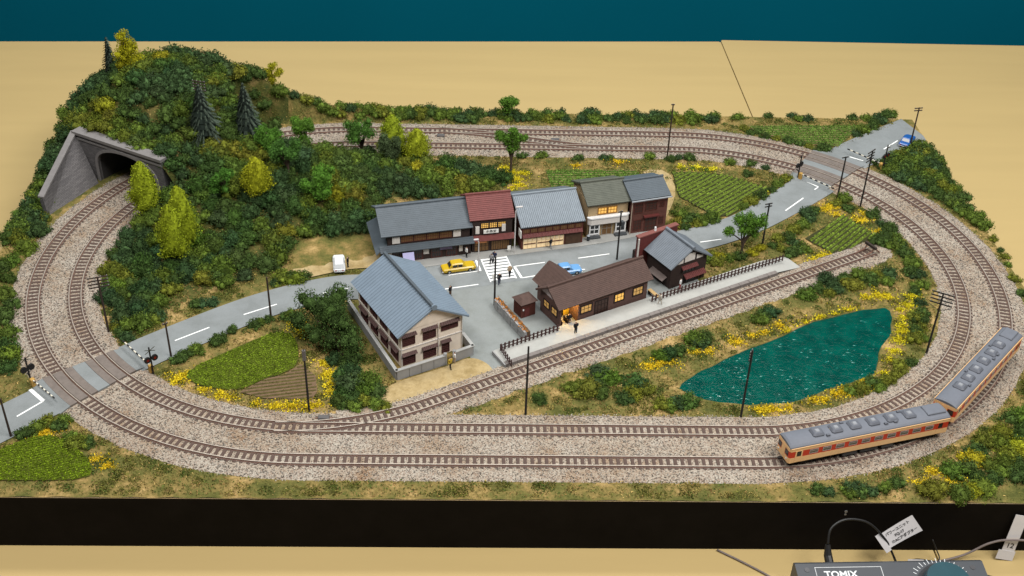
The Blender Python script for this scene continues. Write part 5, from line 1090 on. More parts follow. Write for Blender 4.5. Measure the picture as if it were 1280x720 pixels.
# ================================================================== trees
def crown_tree(name, label, p, h, prof, col, leaf=.15, n=2600, group='trees', trunk=.3, seed=1, lumps=.2, lean=(0, 0)):
    "tree with one crown of revolution: prof = [(height fraction, radius)], leaves spread through the outer shell"
    z0 = float(surf(*p)); t = thing(name, label, 'tree', (p[0], p[1], z0 - .1), 0, group); r_ = np.random.default_rng(seed)
    MB().tube([(0, 0, 0), (.03, .02, h * .4), (lean[0] * .8, lean[1] * .8, h * .85)], [.13, .1, .03], 7).build('trunk', barkm, t)
    hs = np.array([a for a, _ in prof]) * h; rs = np.array([b for _, b in prof])
    z = r_.uniform(hs[0], hs[-1], n * 3); rad = np.interp(z, hs, rs); keep = r_.uniform(0, rs.max(), n * 3) < rad; z, rad = z[keep][:n], rad[keep][:n]; m_ = len(z)
    a = r_.uniform(0, 2 * PI, m_); k = 1 + lumps * np.sin(a * 5 + z * 3.1 + seed) * np.sin(z * 6.5 + a * 2) + lumps * .8 * np.sin(a * 3 + seed * 2 - z * 2)
    d = rad * k * r_.uniform(.74, 1.12, m_); P = np.column_stack([d * np.cos(a) + lean[0] * z / h, d * np.sin(a) + lean[1] * z / h, z]); N = np.column_stack([np.cos(a), np.sin(a), np.full(m_, .6)]); N /= np.linalg.norm(N, axis=1)[:, None]
    LV, LF = leaves(P, N, leaf, r_, .7)
    A_, Z_ = 14, 12; zz = np.linspace(hs[0], hs[-1], Z_); V = []
    for zq in zz:
        for i in range(A_):
            aa = 2 * PI * i / A_; kk = 1 + lumps * np.sin(aa * 5 + zq * 3.1 + seed) * np.sin(zq * 6.5 + aa * 2) + lumps * .8 * np.sin(aa * 3 + seed * 2 - zq * 2); rr = np.interp(zq, hs, rs) * kk * .8
            V.append((rr * math.cos(aa) + lean[0] * zq / h, rr * math.sin(aa) + lean[1] * zq / h, zq))
    Fc = [(k_ * A_ + i, k_ * A_ + (i + 1) % A_, k_ * A_ + A_ + (i + 1) % A_) for k_ in range(Z_ - 1) for i in range(A_)] + [(k_ * A_ + i, k_ * A_ + A_ + (i + 1) % A_, k_ * A_ + A_ + i) for k_ in range(Z_ - 1) for i in range(A_)]
    o = link('crown', np_mesh('crown', np.vstack([np.array(V), LV]), np.vstack([np.array(Fc), LF + len(V)]), fol), t); o.color = (*col, 1)
    return t
CON = [(.14, .2), (.18, .9), (.28, 1.15), (.42, 1.15), (.58, 1.02), (.75, .78), (.9, .46), (1.0, .08)]
YG = (.185, .225, .010)
def hp(bu, bv, tv): return bu
for k_, (p, h, w_, lab, c_) in enumerate((((-38.12, 7.89), 6.6, 1.25, 'tall yellow-green conical tree right of the tunnel portal', YG), ((-33.42, -0.66), 6.6, 1.15, 'front one of two overlapping yellow-green conical trees', YG),
        ((-32.92, 1.47), 7.2, 1.2, 'rear one of two overlapping yellow-green conical trees', YG), ((-26.69, 8.01), 4.6, 1.25, 'yellow-green conical tree alone amid the hill slope', (.225, .235, .010)),
        ((-11.29, 20.20), 4.2, 1.25, 'yellow-green conical tree in front of the back tracks', (.20, .23, .012)), ((-14.00, 21.05), 5.6, 1.3, 'yellow-topped conical tree just left of another by the back tracks', (.18, .225, .012)))):
    crown_tree('conical_tree', lab, p, h, [(a, b * w_) for a, b in CON], c_, seed=30 + k_, group='yellow-green conical trees', n=3200)
def leafy_tree(label, p, h, blobs, col, seed, group='leafy trees', leaf=.13, name='leafy_tree'):
    "trunk with limbs reaching into leaf clumps; blobs = (dx, dy, z, r)"
    z0 = float(surf(*p)); t = thing(name, label, 'tree', (p[0], p[1], z0 - .1), 0, group); m_ = MB(); r_ = random.Random(seed)
    m_.tube([(0, 0, 0), (.05, 0, h * .25), (.02, .05, h * .5)], [.16, .12, .09], 7)
    for (x, y, z, rr) in blobs: m_.tube([(.03, .02, h * (.18 + .25 * r_.random())), (x * .6, y * .6, z - rr * .7), (x, y, z)], [.09, .06, .03], 5)
    m_.build('trunk', barkm, t); rr_ = np.random.default_rng(seed); LL = []
    for (x, y, z, rr) in blobs:
        for i in range(4): d = rr_.normal(size=3); d /= np.linalg.norm(d); LL.append((x + d[0] * rr * .55, y + d[1] * rr * .55, z + d[2] * rr * .5, rr * rr_.uniform(.5, .78)))
    o = link('crown', lobes_mesh('crown', LL, int(260 * len(LL)), leaf, seed, core=.62, rough=.35, sub=1), t); o.color = (*col, 1)
    return t
BG = (.075, .16, .018)
def rb(n, w_, z0, z1, r0, r1, seed):
    q = random.Random(seed); return [(q.uniform(-w_, w_), q.uniform(-w_, w_) * .8, q.uniform(z0, z1), q.uniform(r0, r1)) for _ in range(n)]
leafy_tree('slender green tree in front of the back tracks, behind the red-roofed shop', (-0.88, 18.50), 5.6, [(-.9, 0, 4.6, .75), (0, .2, 5.0, .7), (.8, 0, 4.1, .8), (.2, -.2, 3.3, .7), (-.5, .3, 3.9, .6), (1.3, .2, 4.4, .55)], BG, 41)
leafy_tree('branching green tree beside the street pole by the platform fence', (21.89, 2.44), 4.6, [(-1.5, 0, 2.7, .6), (-.6, .2, 3.7, .8), (.3, 0, 4.2, .8), (1.2, .2, 3.3, .9), (.9, .3, 2.5, .75), (1.5, 0, 4.0, .7), (-.1, -.3, 3.2, .6)], BG, 42)
leafy_tree('bright green tree at the left end of the visible back track', (-23.85, 21.48), 5.0, rb(7, 1.0, 2.6, 4.6, .6, .85, 3), BG, 43)
leafy_tree('green tree with bare lower trunks in front of the back track', (-17.54, 21.69), 4.4, rb(7, 1.2, 2.6, 4.1, .6, .9, 4), (.05, .115, .018), 44)
leafy_tree('bright green tree on the slope above the sandy lot', (-20.47, 8.64), 4.0, rb(7, 1.1, 1.6, 3.4, .6, .9, 5), (.075, .175, .02), 45)
leafy_tree('mid green tree right of the lone yellow-green conical tree', (-24.06, 11.44), 4.6, rb(8, 1.2, 2.0, 4.0, .6, .9, 6), (.05, .12, .02), 46)
leafy_tree('small bright green tree left of the lone yellow-green conical tree', (-30.13, 7.91), 4.2, rb(6, .9, 1.4, 3.6, .5, .8, 7), (.06, .15, .02), 47)
leafy_tree('bright green leafy tree below the right-hand dark fir', (-26.00, 15.32), 3.8, rb(7, 1.2, 1.8, 3.4, .6, .85, 8), (.07, .165, .02), 48)
leafy_tree('grey-green bare-stemmed tree left of the yellow-green trees by the back tracks', (-13.80, 19.19), 3.4, rb(8, 1.2, 1.2, 3.0, .6, .85, 9), (.05, .075, .03), 49)
leafy_tree('small yellow-green two-headed tree on the bank behind the hill', (-28.73, 31.53), 3.4, [(-.5, 0, 2.0, .6), (.35, 0, 2.9, .55), (.9, .1, 2.1, .6), (.3, 0, 1.2, .65)], (.27, .26, .012), 50)
leafy_tree('bright yellow-green bushy tree on the hill top', (-43.34, 25.80), 5.0, [(0, 0, 4.2, .7), (.2, 0, 3.2, .95), (.9, 0, 3.1, .7), (-.5, 0, 2.3, .95), (.6, 0, 2.0, 1.1), (1.0, .2, 1.2, .9), (-.2, -.3, 1.2, 1.1)], (.27, .26, .008), 51)
leafy_tree('green treetop peeping over the hedge behind the back tracks', (-1.2, 32.2), 3.0, rb(5, .8, 1.4, 2.6, .55, .8, 10), BG, 52)
# big spreading shrub tree left of the apartment house
leafy_tree('broad dark green tree mass between vegetable patch and apartment house', (-17.64, -13.00), 4.8, [(-1.6, 2.4, 2.6, 1.3), (.4, 3.2, 3.2, 1.35), (-1.9, .8, 2.0, 1.25), (0, 1.0, 3.0, 1.4), (1.2, 1.2, 2.2, 1.2), (1.0, -.6, 2.2, 1.3), (.2, -.8, 1.3, 1.2), (2.0, -1.8, 1.5, 1.2), (-1.2, -.2, 1.4, 1.2), (2.2, .2, 1.2, 1.1), (2.6, -2.6, .9, 1.0), (-.5, 3.6, 2.2, 1.0)], (.036, .066, .014), 53, leaf=.16, name='spreading_tree')
def fir(label, p, h, w_, seed):
    z0 = float(surf(*p)); t = thing('fir_tree', label, 'tree', (p[0], p[1], z0 - .1), 0, 'dark fir trees'); r_ = np.random.default_rng(seed)
    MB().tube([(0, 0, 0), (0, 0, h * .95)], [.14, .03], 7).build('trunk', barkm, t); V, Fc = [], []; lv = 17
    for k in range(lv):
        f = k / (lv - 1); z = h * (.06 + .92 * f); L_ = w_ * (1 - f) ** .85 + .06; nb = int(15 - 9 * f)
        for i in range(nb):
            a = 2 * PI * i / nb + r_.uniform(-.25, .25) + k; ll = L_ * r_.uniform(.8, 1.12); ns = max(4, int(ll * 10))
            for q in range(ns):
                s_ = (q + .5) / ns; rd = ll * s_; zz = z - ll * .42 * s_ ** 1.3 + .06; c = np.array([rd * math.cos(a), rd * math.sin(a), zz]); out = np.array([math.cos(a), math.sin(a), -.45]); sd_ = np.array([-math.sin(a), math.cos(a), 0])
                for sg_ in (-1, 1):
                    tip = c + out * .16 + sd_ * sg_ * (.05 + .20 * (1 - s_ * .7)) * min(1, ll) + np.array([0, 0, -.05]); w2 = sd_ * .05 + np.array([0, 0, .045])
                    o = len(V); V += [c - w2, tip, c + w2]; Fc.append((o, o + 1, o + 2))
    o = link('needles', np_mesh('needles', np.array(V), np.array(Fc), foliage_mat('needles', .6, 1.5)), t); o.color = (.055, .075, .055, 1)
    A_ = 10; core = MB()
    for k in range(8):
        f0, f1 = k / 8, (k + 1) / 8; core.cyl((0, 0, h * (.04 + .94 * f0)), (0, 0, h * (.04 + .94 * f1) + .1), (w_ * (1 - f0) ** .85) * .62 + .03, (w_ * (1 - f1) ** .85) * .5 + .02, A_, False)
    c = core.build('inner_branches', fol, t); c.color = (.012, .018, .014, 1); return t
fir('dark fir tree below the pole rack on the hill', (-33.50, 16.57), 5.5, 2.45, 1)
fir('dark fir tree right of its twin, beside the back bank', (-29.14, 17.50), 6.1, 2.2, 2)
fir('thin dark fir behind the yellow-green tree on the hill top', (-45.56, 26.97), 4.6, 1.15, 3)

# ================================================================== poles
polem = mat('pole_brown', (.042, .028, .022), .8, .25, 3); polek = mat('pole_black', (.02, .018, .017), .7, .2, 3); insm = mat('insulator', (.35, .34, .33), .4)
def pole(label, p, h, arms=1, al=1.1, rot=.0, gap=.28, m_=None, group='telegraph poles', extra=None, z=None):
    m_ = m_ or polem; t = thing('telegraph_pole', label, 'pole', (p[0], p[1], float(surf(*p)) if z is None else z), rot, group)
    MB().cyl((0, 0, 0), (0, 0, h), .10, .075, 8).build('post', m_, t)
    for i in range(arms):
        z_ = h - .12 - i * gap; a = MB().box(-al / 2, al / 2, .05, .13, z_ - .05, z_ + .05).build('crossarm', m_, t)
        n_ = 4 if al > 1 else 2; b_ = MB()
        for k in range(n_): x = -al / 2 + .1 + (al - .2) * k / (n_ - 1); b_.cyl((x, .09, z_ + .05), (x, .09, z_ + .15), .035, .025, 6)
        b_.build('insulators', insm, a)
    if extra == 'trans': MB().bbox(.08, .38, -.18, .18, h * .70, h * .70 + .55, .04).build('transformer', mat('pole_box', (.05, .055, .06), .5), t)
    if extra == 'board': MB().bbox(-.14, .14, -.12, .10, h - 1.0, h, .02).build('head_board', mat('grey_head', (.12, .11, .105), .8), t)
    if extra == 'brace': MB().tube([(-al / 2, .09, h - arms * gap), (0, .06, h - arms * gap - .45), (al / 2, .09, h - arms * gap)], .03, 4).build('brace', m_, t)
    return t
pole('brown pole with a four-arm wire rack inside the left curve', (-37.00, -11.58), 5.9, 4, 1.75, R(20), .33, extra='brace')
pole('wire rack pole showing above the dark fir on the hill', (-33.88, 18.37), 4.0, 4, 1.5, R(-15), .33)
pole('thin brown pole on the road edge above the vegetable patch', (-23.04, -9.27), 4.5, 0)
pole('short brown pole beside the left crossing gate', (-30.76, -15.04), 3.6, 1, .5, R(40))
pole('dark pole at the frame edge by the front left road', (-40.98, -25.44), 3.9, 0)
pole('dark pole with broad grey head beside the tilled plot', (-18.04, -22.05), 6.3, 0, extra='board', m_=polek)
pole('dark pole standing in front of the platform end', (-0.34, -22.21), 7.0, 0, m_=polek)
pole('black pole with bunched insulator arms in front of the pond', (17.43, -22.28), 6.9, 4, .6, R(60), .26, m_=polek)
pole('black pole with a four-arm rack inside the right curve', (35.72, -13.37), 6.5, 4, 1.9, R(-30), .36, m_=polek, extra='brace')
pole('dark pole beside the inner back track', (17.11, 22.80), 6.6, 1, .4)
pole('thin dark pole at the back right crossing', (34.60, 14.24), 4.9, 1, .8, R(20), m_=polek)
pole('dark pole with a wide wire rack right of the back crossing', (36.49, 12.08), 6.8, 4, 1.5, R(45), .34, m_=polek)
pole('dark street pole beside the branching green tree', (24.46, 4.44), 4.8, 2, .8, R(20), .3, m_=polek)
pole('leaning dark pole with crossarms on the far road beyond the crossing', (46.09, 26.11), 5.1, 2, 1.0, R(10), .3)
pole('dark pole in the station square beside the flower wall', (-2.80, -6.87), 5.4, 0, m_=polek)
pole('dark street pole with transformer behind the station roof', (9.33, 1.13), 5.6, 1, .5, R(20), m_=polek, extra='trans')
gp = mat('lamp_grey', (.50, .48, .47), .5)
for p, h, lab, d in (((-0.77, 2.05), 5.2, 'pale grey street lamp between the red and grey roofed shops', .7), ((-4.32, -1.44), 3.7, 'pale grey street lamp by the crosswalk near the yellow taxi', -.5)):
    t = thing('street_lamp', lab, 'street lamp', (*p, .1), AX)
    MB().tube([(0, 0, 0), (0, 0, h * .92), (d * .3, 0, h)], [.07, .055, .045], 7).build('post', gp, t); MB().bbox(min(0, d), max(0, d), -.09, .09, h - .02, h + .09, .03).build('lamp_head', gp, t)
for p, lab in (((-1.32, 2.04), 'small white sign by the red-roofed shop door'), ((-2.86, -3.05), 'white road sign post at the crosswalk corner')):
    t = thing('road_sign', lab, 'sign', (*p, .12), AX); MB().cyl((0, 0, 0), (0, 0, .8), .03, n=6).build('post', gp, t); MB().bbox(-.16, .16, -.05, -.02, .35, .85, .01).build('plate', mat('sign_white'), t)
t = thing('post_box', 'dark post box on the pavement before the white shop window', 'post box', (*(6.72, 4.46), .14), AX); MB().cyl((0, 0, 0), (0, 0, .55), .16, .15, 10).build('body', mat('box_dark', (.03, .035, .04), .5), t); MB().cyl((0, 0, .55), (0, 0, .68), .19, .05, 10).build('cap', mat('box_cap', (.3, .33, .36), .5), t)
t = thing('stone_gate', 'pale stone marker at the corner of the sandy lot', 'stone', (*(-14.43, 2.90), .1), R(20)); MB().bbox(-.3, .3, -.25, .25, 0, .6, .08).build('block', mat('pale_stone', (.40, .34, .22), .9), t); MB().bbox(-.2, .5, -.9, -.35, 0, .35, .06).build('kerb', MATS['pale_stone'], t)

# ================================================================== crossing gates
yel = mat('machine_yellow', (.45, .27, .07), .6); blk2 = mat('signal_black', (.012, .011, .011), .6, .2, 3)
def gate(label, p, a_to, h=2.3, L=None, group='crossing signals'):
    L = L or math.dist(p, a_to); th = math.atan2(a_to[1] - p[1], a_to[0] - p[0]); t = thing('crossing_gate', label, 'crossing gate', (*p, .1), th, group); h *= 1.2
    MB().cyl((0, 0, 0), (0, 0, h), .08, .07, 8).build('post', blk2, t)
    for s_ in (-1, 1): MB().slab((-.1, -.45 * s_ - .06, h - .45), (-.1, -.45 * s_ + .06, h - .45), (-.1, .45 * s_ + .06, h - .05), (-.1, .45 * s_ - .06, h - .05), .03).build('crossbuck', mat('buck', (.03, .026, .01), .6), t)
    for y in (-.33, .33):
        c = MB().cyl((-.14, y, h * .58), (.02, y, h * .58), .29, n=12).build('signal_lamp', blk2, t); MB().cyl((-.16, y, h * .58), (-.145, y, h * .58), .12, n=10).build('lens', mat('red_lens', (.16, .008, .006), .3), c)
    MB().box(-.06, .06, -.4, .4, h * .58 - .04, h * .58 + .04).build('bracket', blk2, t)
    MB().bbox(.12, .5, -.18, .18, 0, .75, .05).build('gate_machine', yel, t); MB().tube([(.3, 0, .6), (-.35, 0, .95)], .06, 5).build('counterweight', blk2, t)
    n_ = 12; st_ = (L - .4) / n_
    ws = mat('gate_white', (.62, .58, .48), .6)
    arm = MB().box(.4, L, -.015, .015, .60, .63).build('gate_arm', blk2, t)
    for i in range(n_): MB().box(.4 + i * st_, .4 + (i + 1) * st_, -.045, .045, .56, .67).build('gate_stripe', blk2 if i % 2 else ws, t)
    return t
gate('black crossing signal with striped gate outside the left crossing', (-41.38, -19.00), (-38.65, -21.53)); gate('black crossing signal with yellow machine inside the left crossing', (-31.70, -17.47), (-35.12, -13.76))
gate('black crossing signal with striped gate inside the back right crossing', (31.10, 18.20), (34.20, 14.74)); gate('black crossing signal with gate on the far side of the back right crossing', (41.24, 20.35), (38.08, 24.06), 2.6)

# ================================================================== cars
tyre = mat('tyre', (.012, .012, .012), .8); chrome = mat('chrome', (.5, .5, .5), .25, .05, 2, metal=.9)
def car(label, p, rz, paint, L=2.9, W=1.12, H=.95, wagon=False, z=.09):
    t = thing('car', label, 'car', (*p, z), rz); hl, hw = L / 2, W / 2
    def loft(secs, name, m_, parent=t):   # secs: (x, half width, z bottom, z top)
        b_ = MB(); n_ = 8
        for (x, w2, zb, zt) in secs:
            c = min(.1, (zt - zb) * .35); b_.v += [(x, -w2 + .03, zb), (x, w2 - .03, zb), (x, w2, zb + c), (x, w2, zt - c), (x, w2 - c, zt), (x, -w2 + c, zt), (x, -w2, zt - c), (x, -w2, zb + c)]
        k = len(secs)
        for i in range(k - 1):
            for j in range(n_): b_.f.append((i * n_ + j, i * n_ + n_ + j, i * n_ + n_ + (j + 1) % n_, i * n_ + (j + 1) % n_))
        b_.f += [tuple(range(n_)), tuple(range((k - 1) * n_ + n_ - 1, (k - 1) * n_ - 1, -1))]; b_.mi = [0] * len(b_.f)
        return b_.build(name, m_, parent)
    loft([(-hl, hw * .86, .24, .46), (-hl + .12, hw * .97, .18, .53), (-hl * .5, hw, .16, .56), (hl * .45, hw, .16, .56), (hl - .25, hw * .97, .18, .53), (hl - .05, hw * .9, .22, .48), (hl, hw * .8, .26, .42)], 'body', paint)
    a, b_ = (-hl * (.93 if wagon else .62), hl * .42)
    cab = loft([(a, hw * .84, .52, .60), (a + .3 * (.4 if wagon else 1), hw * .80, .52, H * .97), (a + .6, hw * .78, .52, H), (b_ - .55, hw * .78, .52, H), (b_ - .35, hw * .79, .52, H * .96), (b_, hw * .86, .52, .58)], 'cabin', paint)
    zc = (.60 + H * .93) / 2
    for s_ in (-1, 1):
        y = s_ * hw * .825
        for x0, x1 in ((a + .38, (a + b_) / 2 - .04), ((a + b_) / 2 + .04, b_ - .42)): MB().box(x0, x1, min(y, y - s_ * .05), max(y, y - s_ * .05), .62, H * .88).build('side_window', glassd, t)
    MB().slab((b_ - .04, -hw * .7, .61), (b_ - .04, hw * .7, .61), (b_ - .33, hw * .64, H * .92), (b_ - .33, -hw * .64, H * .92), .02).build('windscreen', glassd, t)
    MB().slab((a + .02, hw * .7, .63), (a + .02, -hw * .7, .63), (a + .26 * (.4 if wagon else 1), -hw * .64, H * .92), (a + .26 * (.4 if wagon else 1), hw * .64, H * .92), .02).build('rear_window', glassd, t)
    for x in (-hl * .62, hl * .62):
        for s_ in (-1, 1):
            w_ = MB().cyl((x, s_ * hw * .80, .21), (x, s_ * (hw + .005), .21), .21, n=14).build('wheel', tyre, t); MB().cyl((x, s_ * (hw + .004), .21), (x, s_ * (hw + .012), .21), .11, n=10).build('hub_cap', chrome, w_)
    for x, zz in ((hl - .06, .2), (-hl - .03, .2)): MB().bbox(x, x + .09, -hw * .92, hw * .92, zz, zz + .1, .02).build('bumper', chrome, t)
    for s_ in (-.33, .33): MB().cyl((hl - .06, s_, .37), (hl + .03, s_, .37), .07, n=8).build('headlight', mat('lamp_glass', (.7, .7, .66), .2), t); MB().bbox(-hl - .02, -hl + .05, s_ - .09, s_ + .09, .36, .44, .01).build('tail_light', mat('tail_red', (.3, .02, .015), .3), t)
    return t
car('mustard yellow old sedan taxi parked before the long dark shop', (-6.25, -1.07), R(15), mat('paint_yellow', (.46, .31, .012), .3, .05, 1, spec=.5), 3.3, 1.2, 1.0)
car('small white estate car parked on the sandy lot', (-17.77, -0.77), R(98), mat('paint_white', (.66, .68, .70), .3, .04, 1, spec=.5), 2.7, 1.15, 1.0, wagon=True, z=.12)
car('light blue car on the street, half hidden behind the station roof', (4.13, -1.39), R(15), mat('paint_lightblue', (.12, .28, .52), .3, .05, 1, spec=.5), 3.0, 1.2, 1.0)
car('dark blue car driving on the far road beyond the crossing', (45.95, 26.90), R(55), mat('paint_blue', (.015, .085, .30), .3, .05, 1, spec=.5), 3.0, 1.2, 1.0)

# ================================================================== people
def person_mesh(stride, armf, bend=0.0):
    V = [(0, 0, .58), (0, 0, .72), (0, bend * .1, .92), (0, bend * .15, .98), (0, bend * .18, 1.07),              # pelvis chest neck head
         (-.065, 0, .55), (-.07, -stride * .5, .30), (-.07, -stride, .03), (-.07, -stride - .08, .02), (.065, 0, .55), (.07, stride * .3, .30), (.07, stride, .03), (.07, stride - .08, .02),
         (-.15, .0, .90), (-.185, armf * .4, .72), (-.17, -armf, .56), (.15, .0, .90), (.185, -armf * .3, .72), (.17, armf, .56)]
    E = [(0, 1), (1, 2), (2, 3), (3, 4), (0, 5), (5, 6), (6, 7), (7, 8), (0, 9), (9, 10), (10, 11), (11, 12), (2, 13), (13, 14), (14, 15), (2, 16), (16, 17), (17, 18)]
    Rr = [.12, .115, .10, .05, .085, .085, .06, .045, .04, .085, .06, .045, .04, .06, .045, .035, .06, .045, .035]
    me = bpy.data.meshes.new('person'); me.from_pydata(V, E, []); o = bpy.data.objects.new('person', me); COL.objects.link(o)
    o.modifiers.new('skin', 'SKIN'); su = o.modifiers.new('sub', 'SUBSURF'); su.levels = 1; su.render_levels = 1
    for i, v in enumerate(me.skin_vertices[0].data): v.radius = (Rr[i], Rr[i]); v.use_root = (i == 0)
    dg = bpy.context.evaluated_depsgraph_get(); dg.update(); out = bpy.data.meshes.new_from_object(o.evaluated_get(dg)); bpy.data.objects.remove(o); bpy.data.meshes.remove(me); return out
PM = [person_mesh(.0, .05), person_mesh(.14, .1), person_mesh(.10, .16)]
skinm = mat('skin', (.48, .29, .20), .6); hairm = mat('hair', (.015, .011, .01), .6)
cl = {'black': (.012, .012, .014), 'white': (.66, .66, .66), 'grey': (.22, .22, .23), 'navy': (.015, .02, .05), 'tan': (.36, .27, .17), 'brown': (.09, .05, .03), 'pale': (.48, .44, .38), 'red': (.3, .03, .03), 'yellow': (.4, .28, .03)}
def person(label, p, rz, top, legs, k=0, z=.1, s=1.12):
    me = PM[k].copy(); me.materials.clear()
    for m_ in (mat('cloth_' + top, cl[top], .85), mat('cloth_' + legs, cl[legs], .85), skinm, hairm): me.materials.append(m_)
    n_ = len(me.polygons); c = np.empty(n_ * 3); me.polygons.foreach_get('center', c); c = c.reshape(-1, 3); mi = np.where(c[:, 2] < .58, 1, 0); mi = np.where(c[:, 2] > .965, 2, mi); mi = np.where((c[:, 2] > 1.05) | ((c[:, 2] > .99) & (c[:, 1] > .02)), 3, mi); mi = np.where((c[:, 2] < .6) & (np.abs(c[:, 0]) > .135), 2, mi)
    me.polygons.foreach_set('material_index', mi.astype(np.int32)); me.polygons.foreach_set('use_smooth', [True] * n_)
    o = link('person', me, loc=(p[0], p[1], z), rz=rz); o.scale = (s, s, s); return tag(o, label, 'person', 'model people')
for a in (('person in black standing beside the white car on the sandy lot', (-16.91, -0.89), 1.4, 'black', 'black', 0, .12), ('person in dark clothes in the square behind the apartment house', (-6.92, -5.53), 1.0, 'black', 'brown', 0, .08),
          ('person in grey at the far end of the crosswalk', (-3.07, -0.01), 2.8, 'grey', 'black', 1, .1), ('second person crossing, next to the one in grey', (-2.76, 0.42), 2.9, 'navy', 'black', 2, .1), ('person in tan walking near the right edge of the crosswalk', (-1.31, -2.07), .3, 'tan', 'black', 1, .1),
          ('person in black at the near end of the crosswalk', (-2.33, -3.45), .2, 'black', 'navy', 2, .1), ('person with white top at the right end of the long dark shop', (-5.51, 1.07), 2.0, 'white', 'black', 0, .14),
          ('person in black on the pavement before the lit display shop', (2.85, 2.87), 1.0, 'black', 'grey', 1, .14), ('person in dark uniform on the platform outside the station entry', (4.42, -11.55), .5, 'black', 'black', 0, .44),
          ('pale figure standing mid platform near the bench', (12.55, -6.95), 2.0, 'pale', 'pale', 1, .44), ('person in white with dark trousers by the storehouse fence', (14.77, -4.43), 1.2, 'white', 'red', 0, .44),
          ('person in white at the apartment house gate', (-6.32, -15.65), 2.0, 'white', 'tan', 0, .1), ('person in yellow walking out of the apartment house gate', (-6.65, -16.43), .8, 'yellow', 'black', 1, .1), ('person waiting inside the yellow station entry', (3.94, -9.87), .3, 'black', 'brown', 0, .15)):
    person(*a)

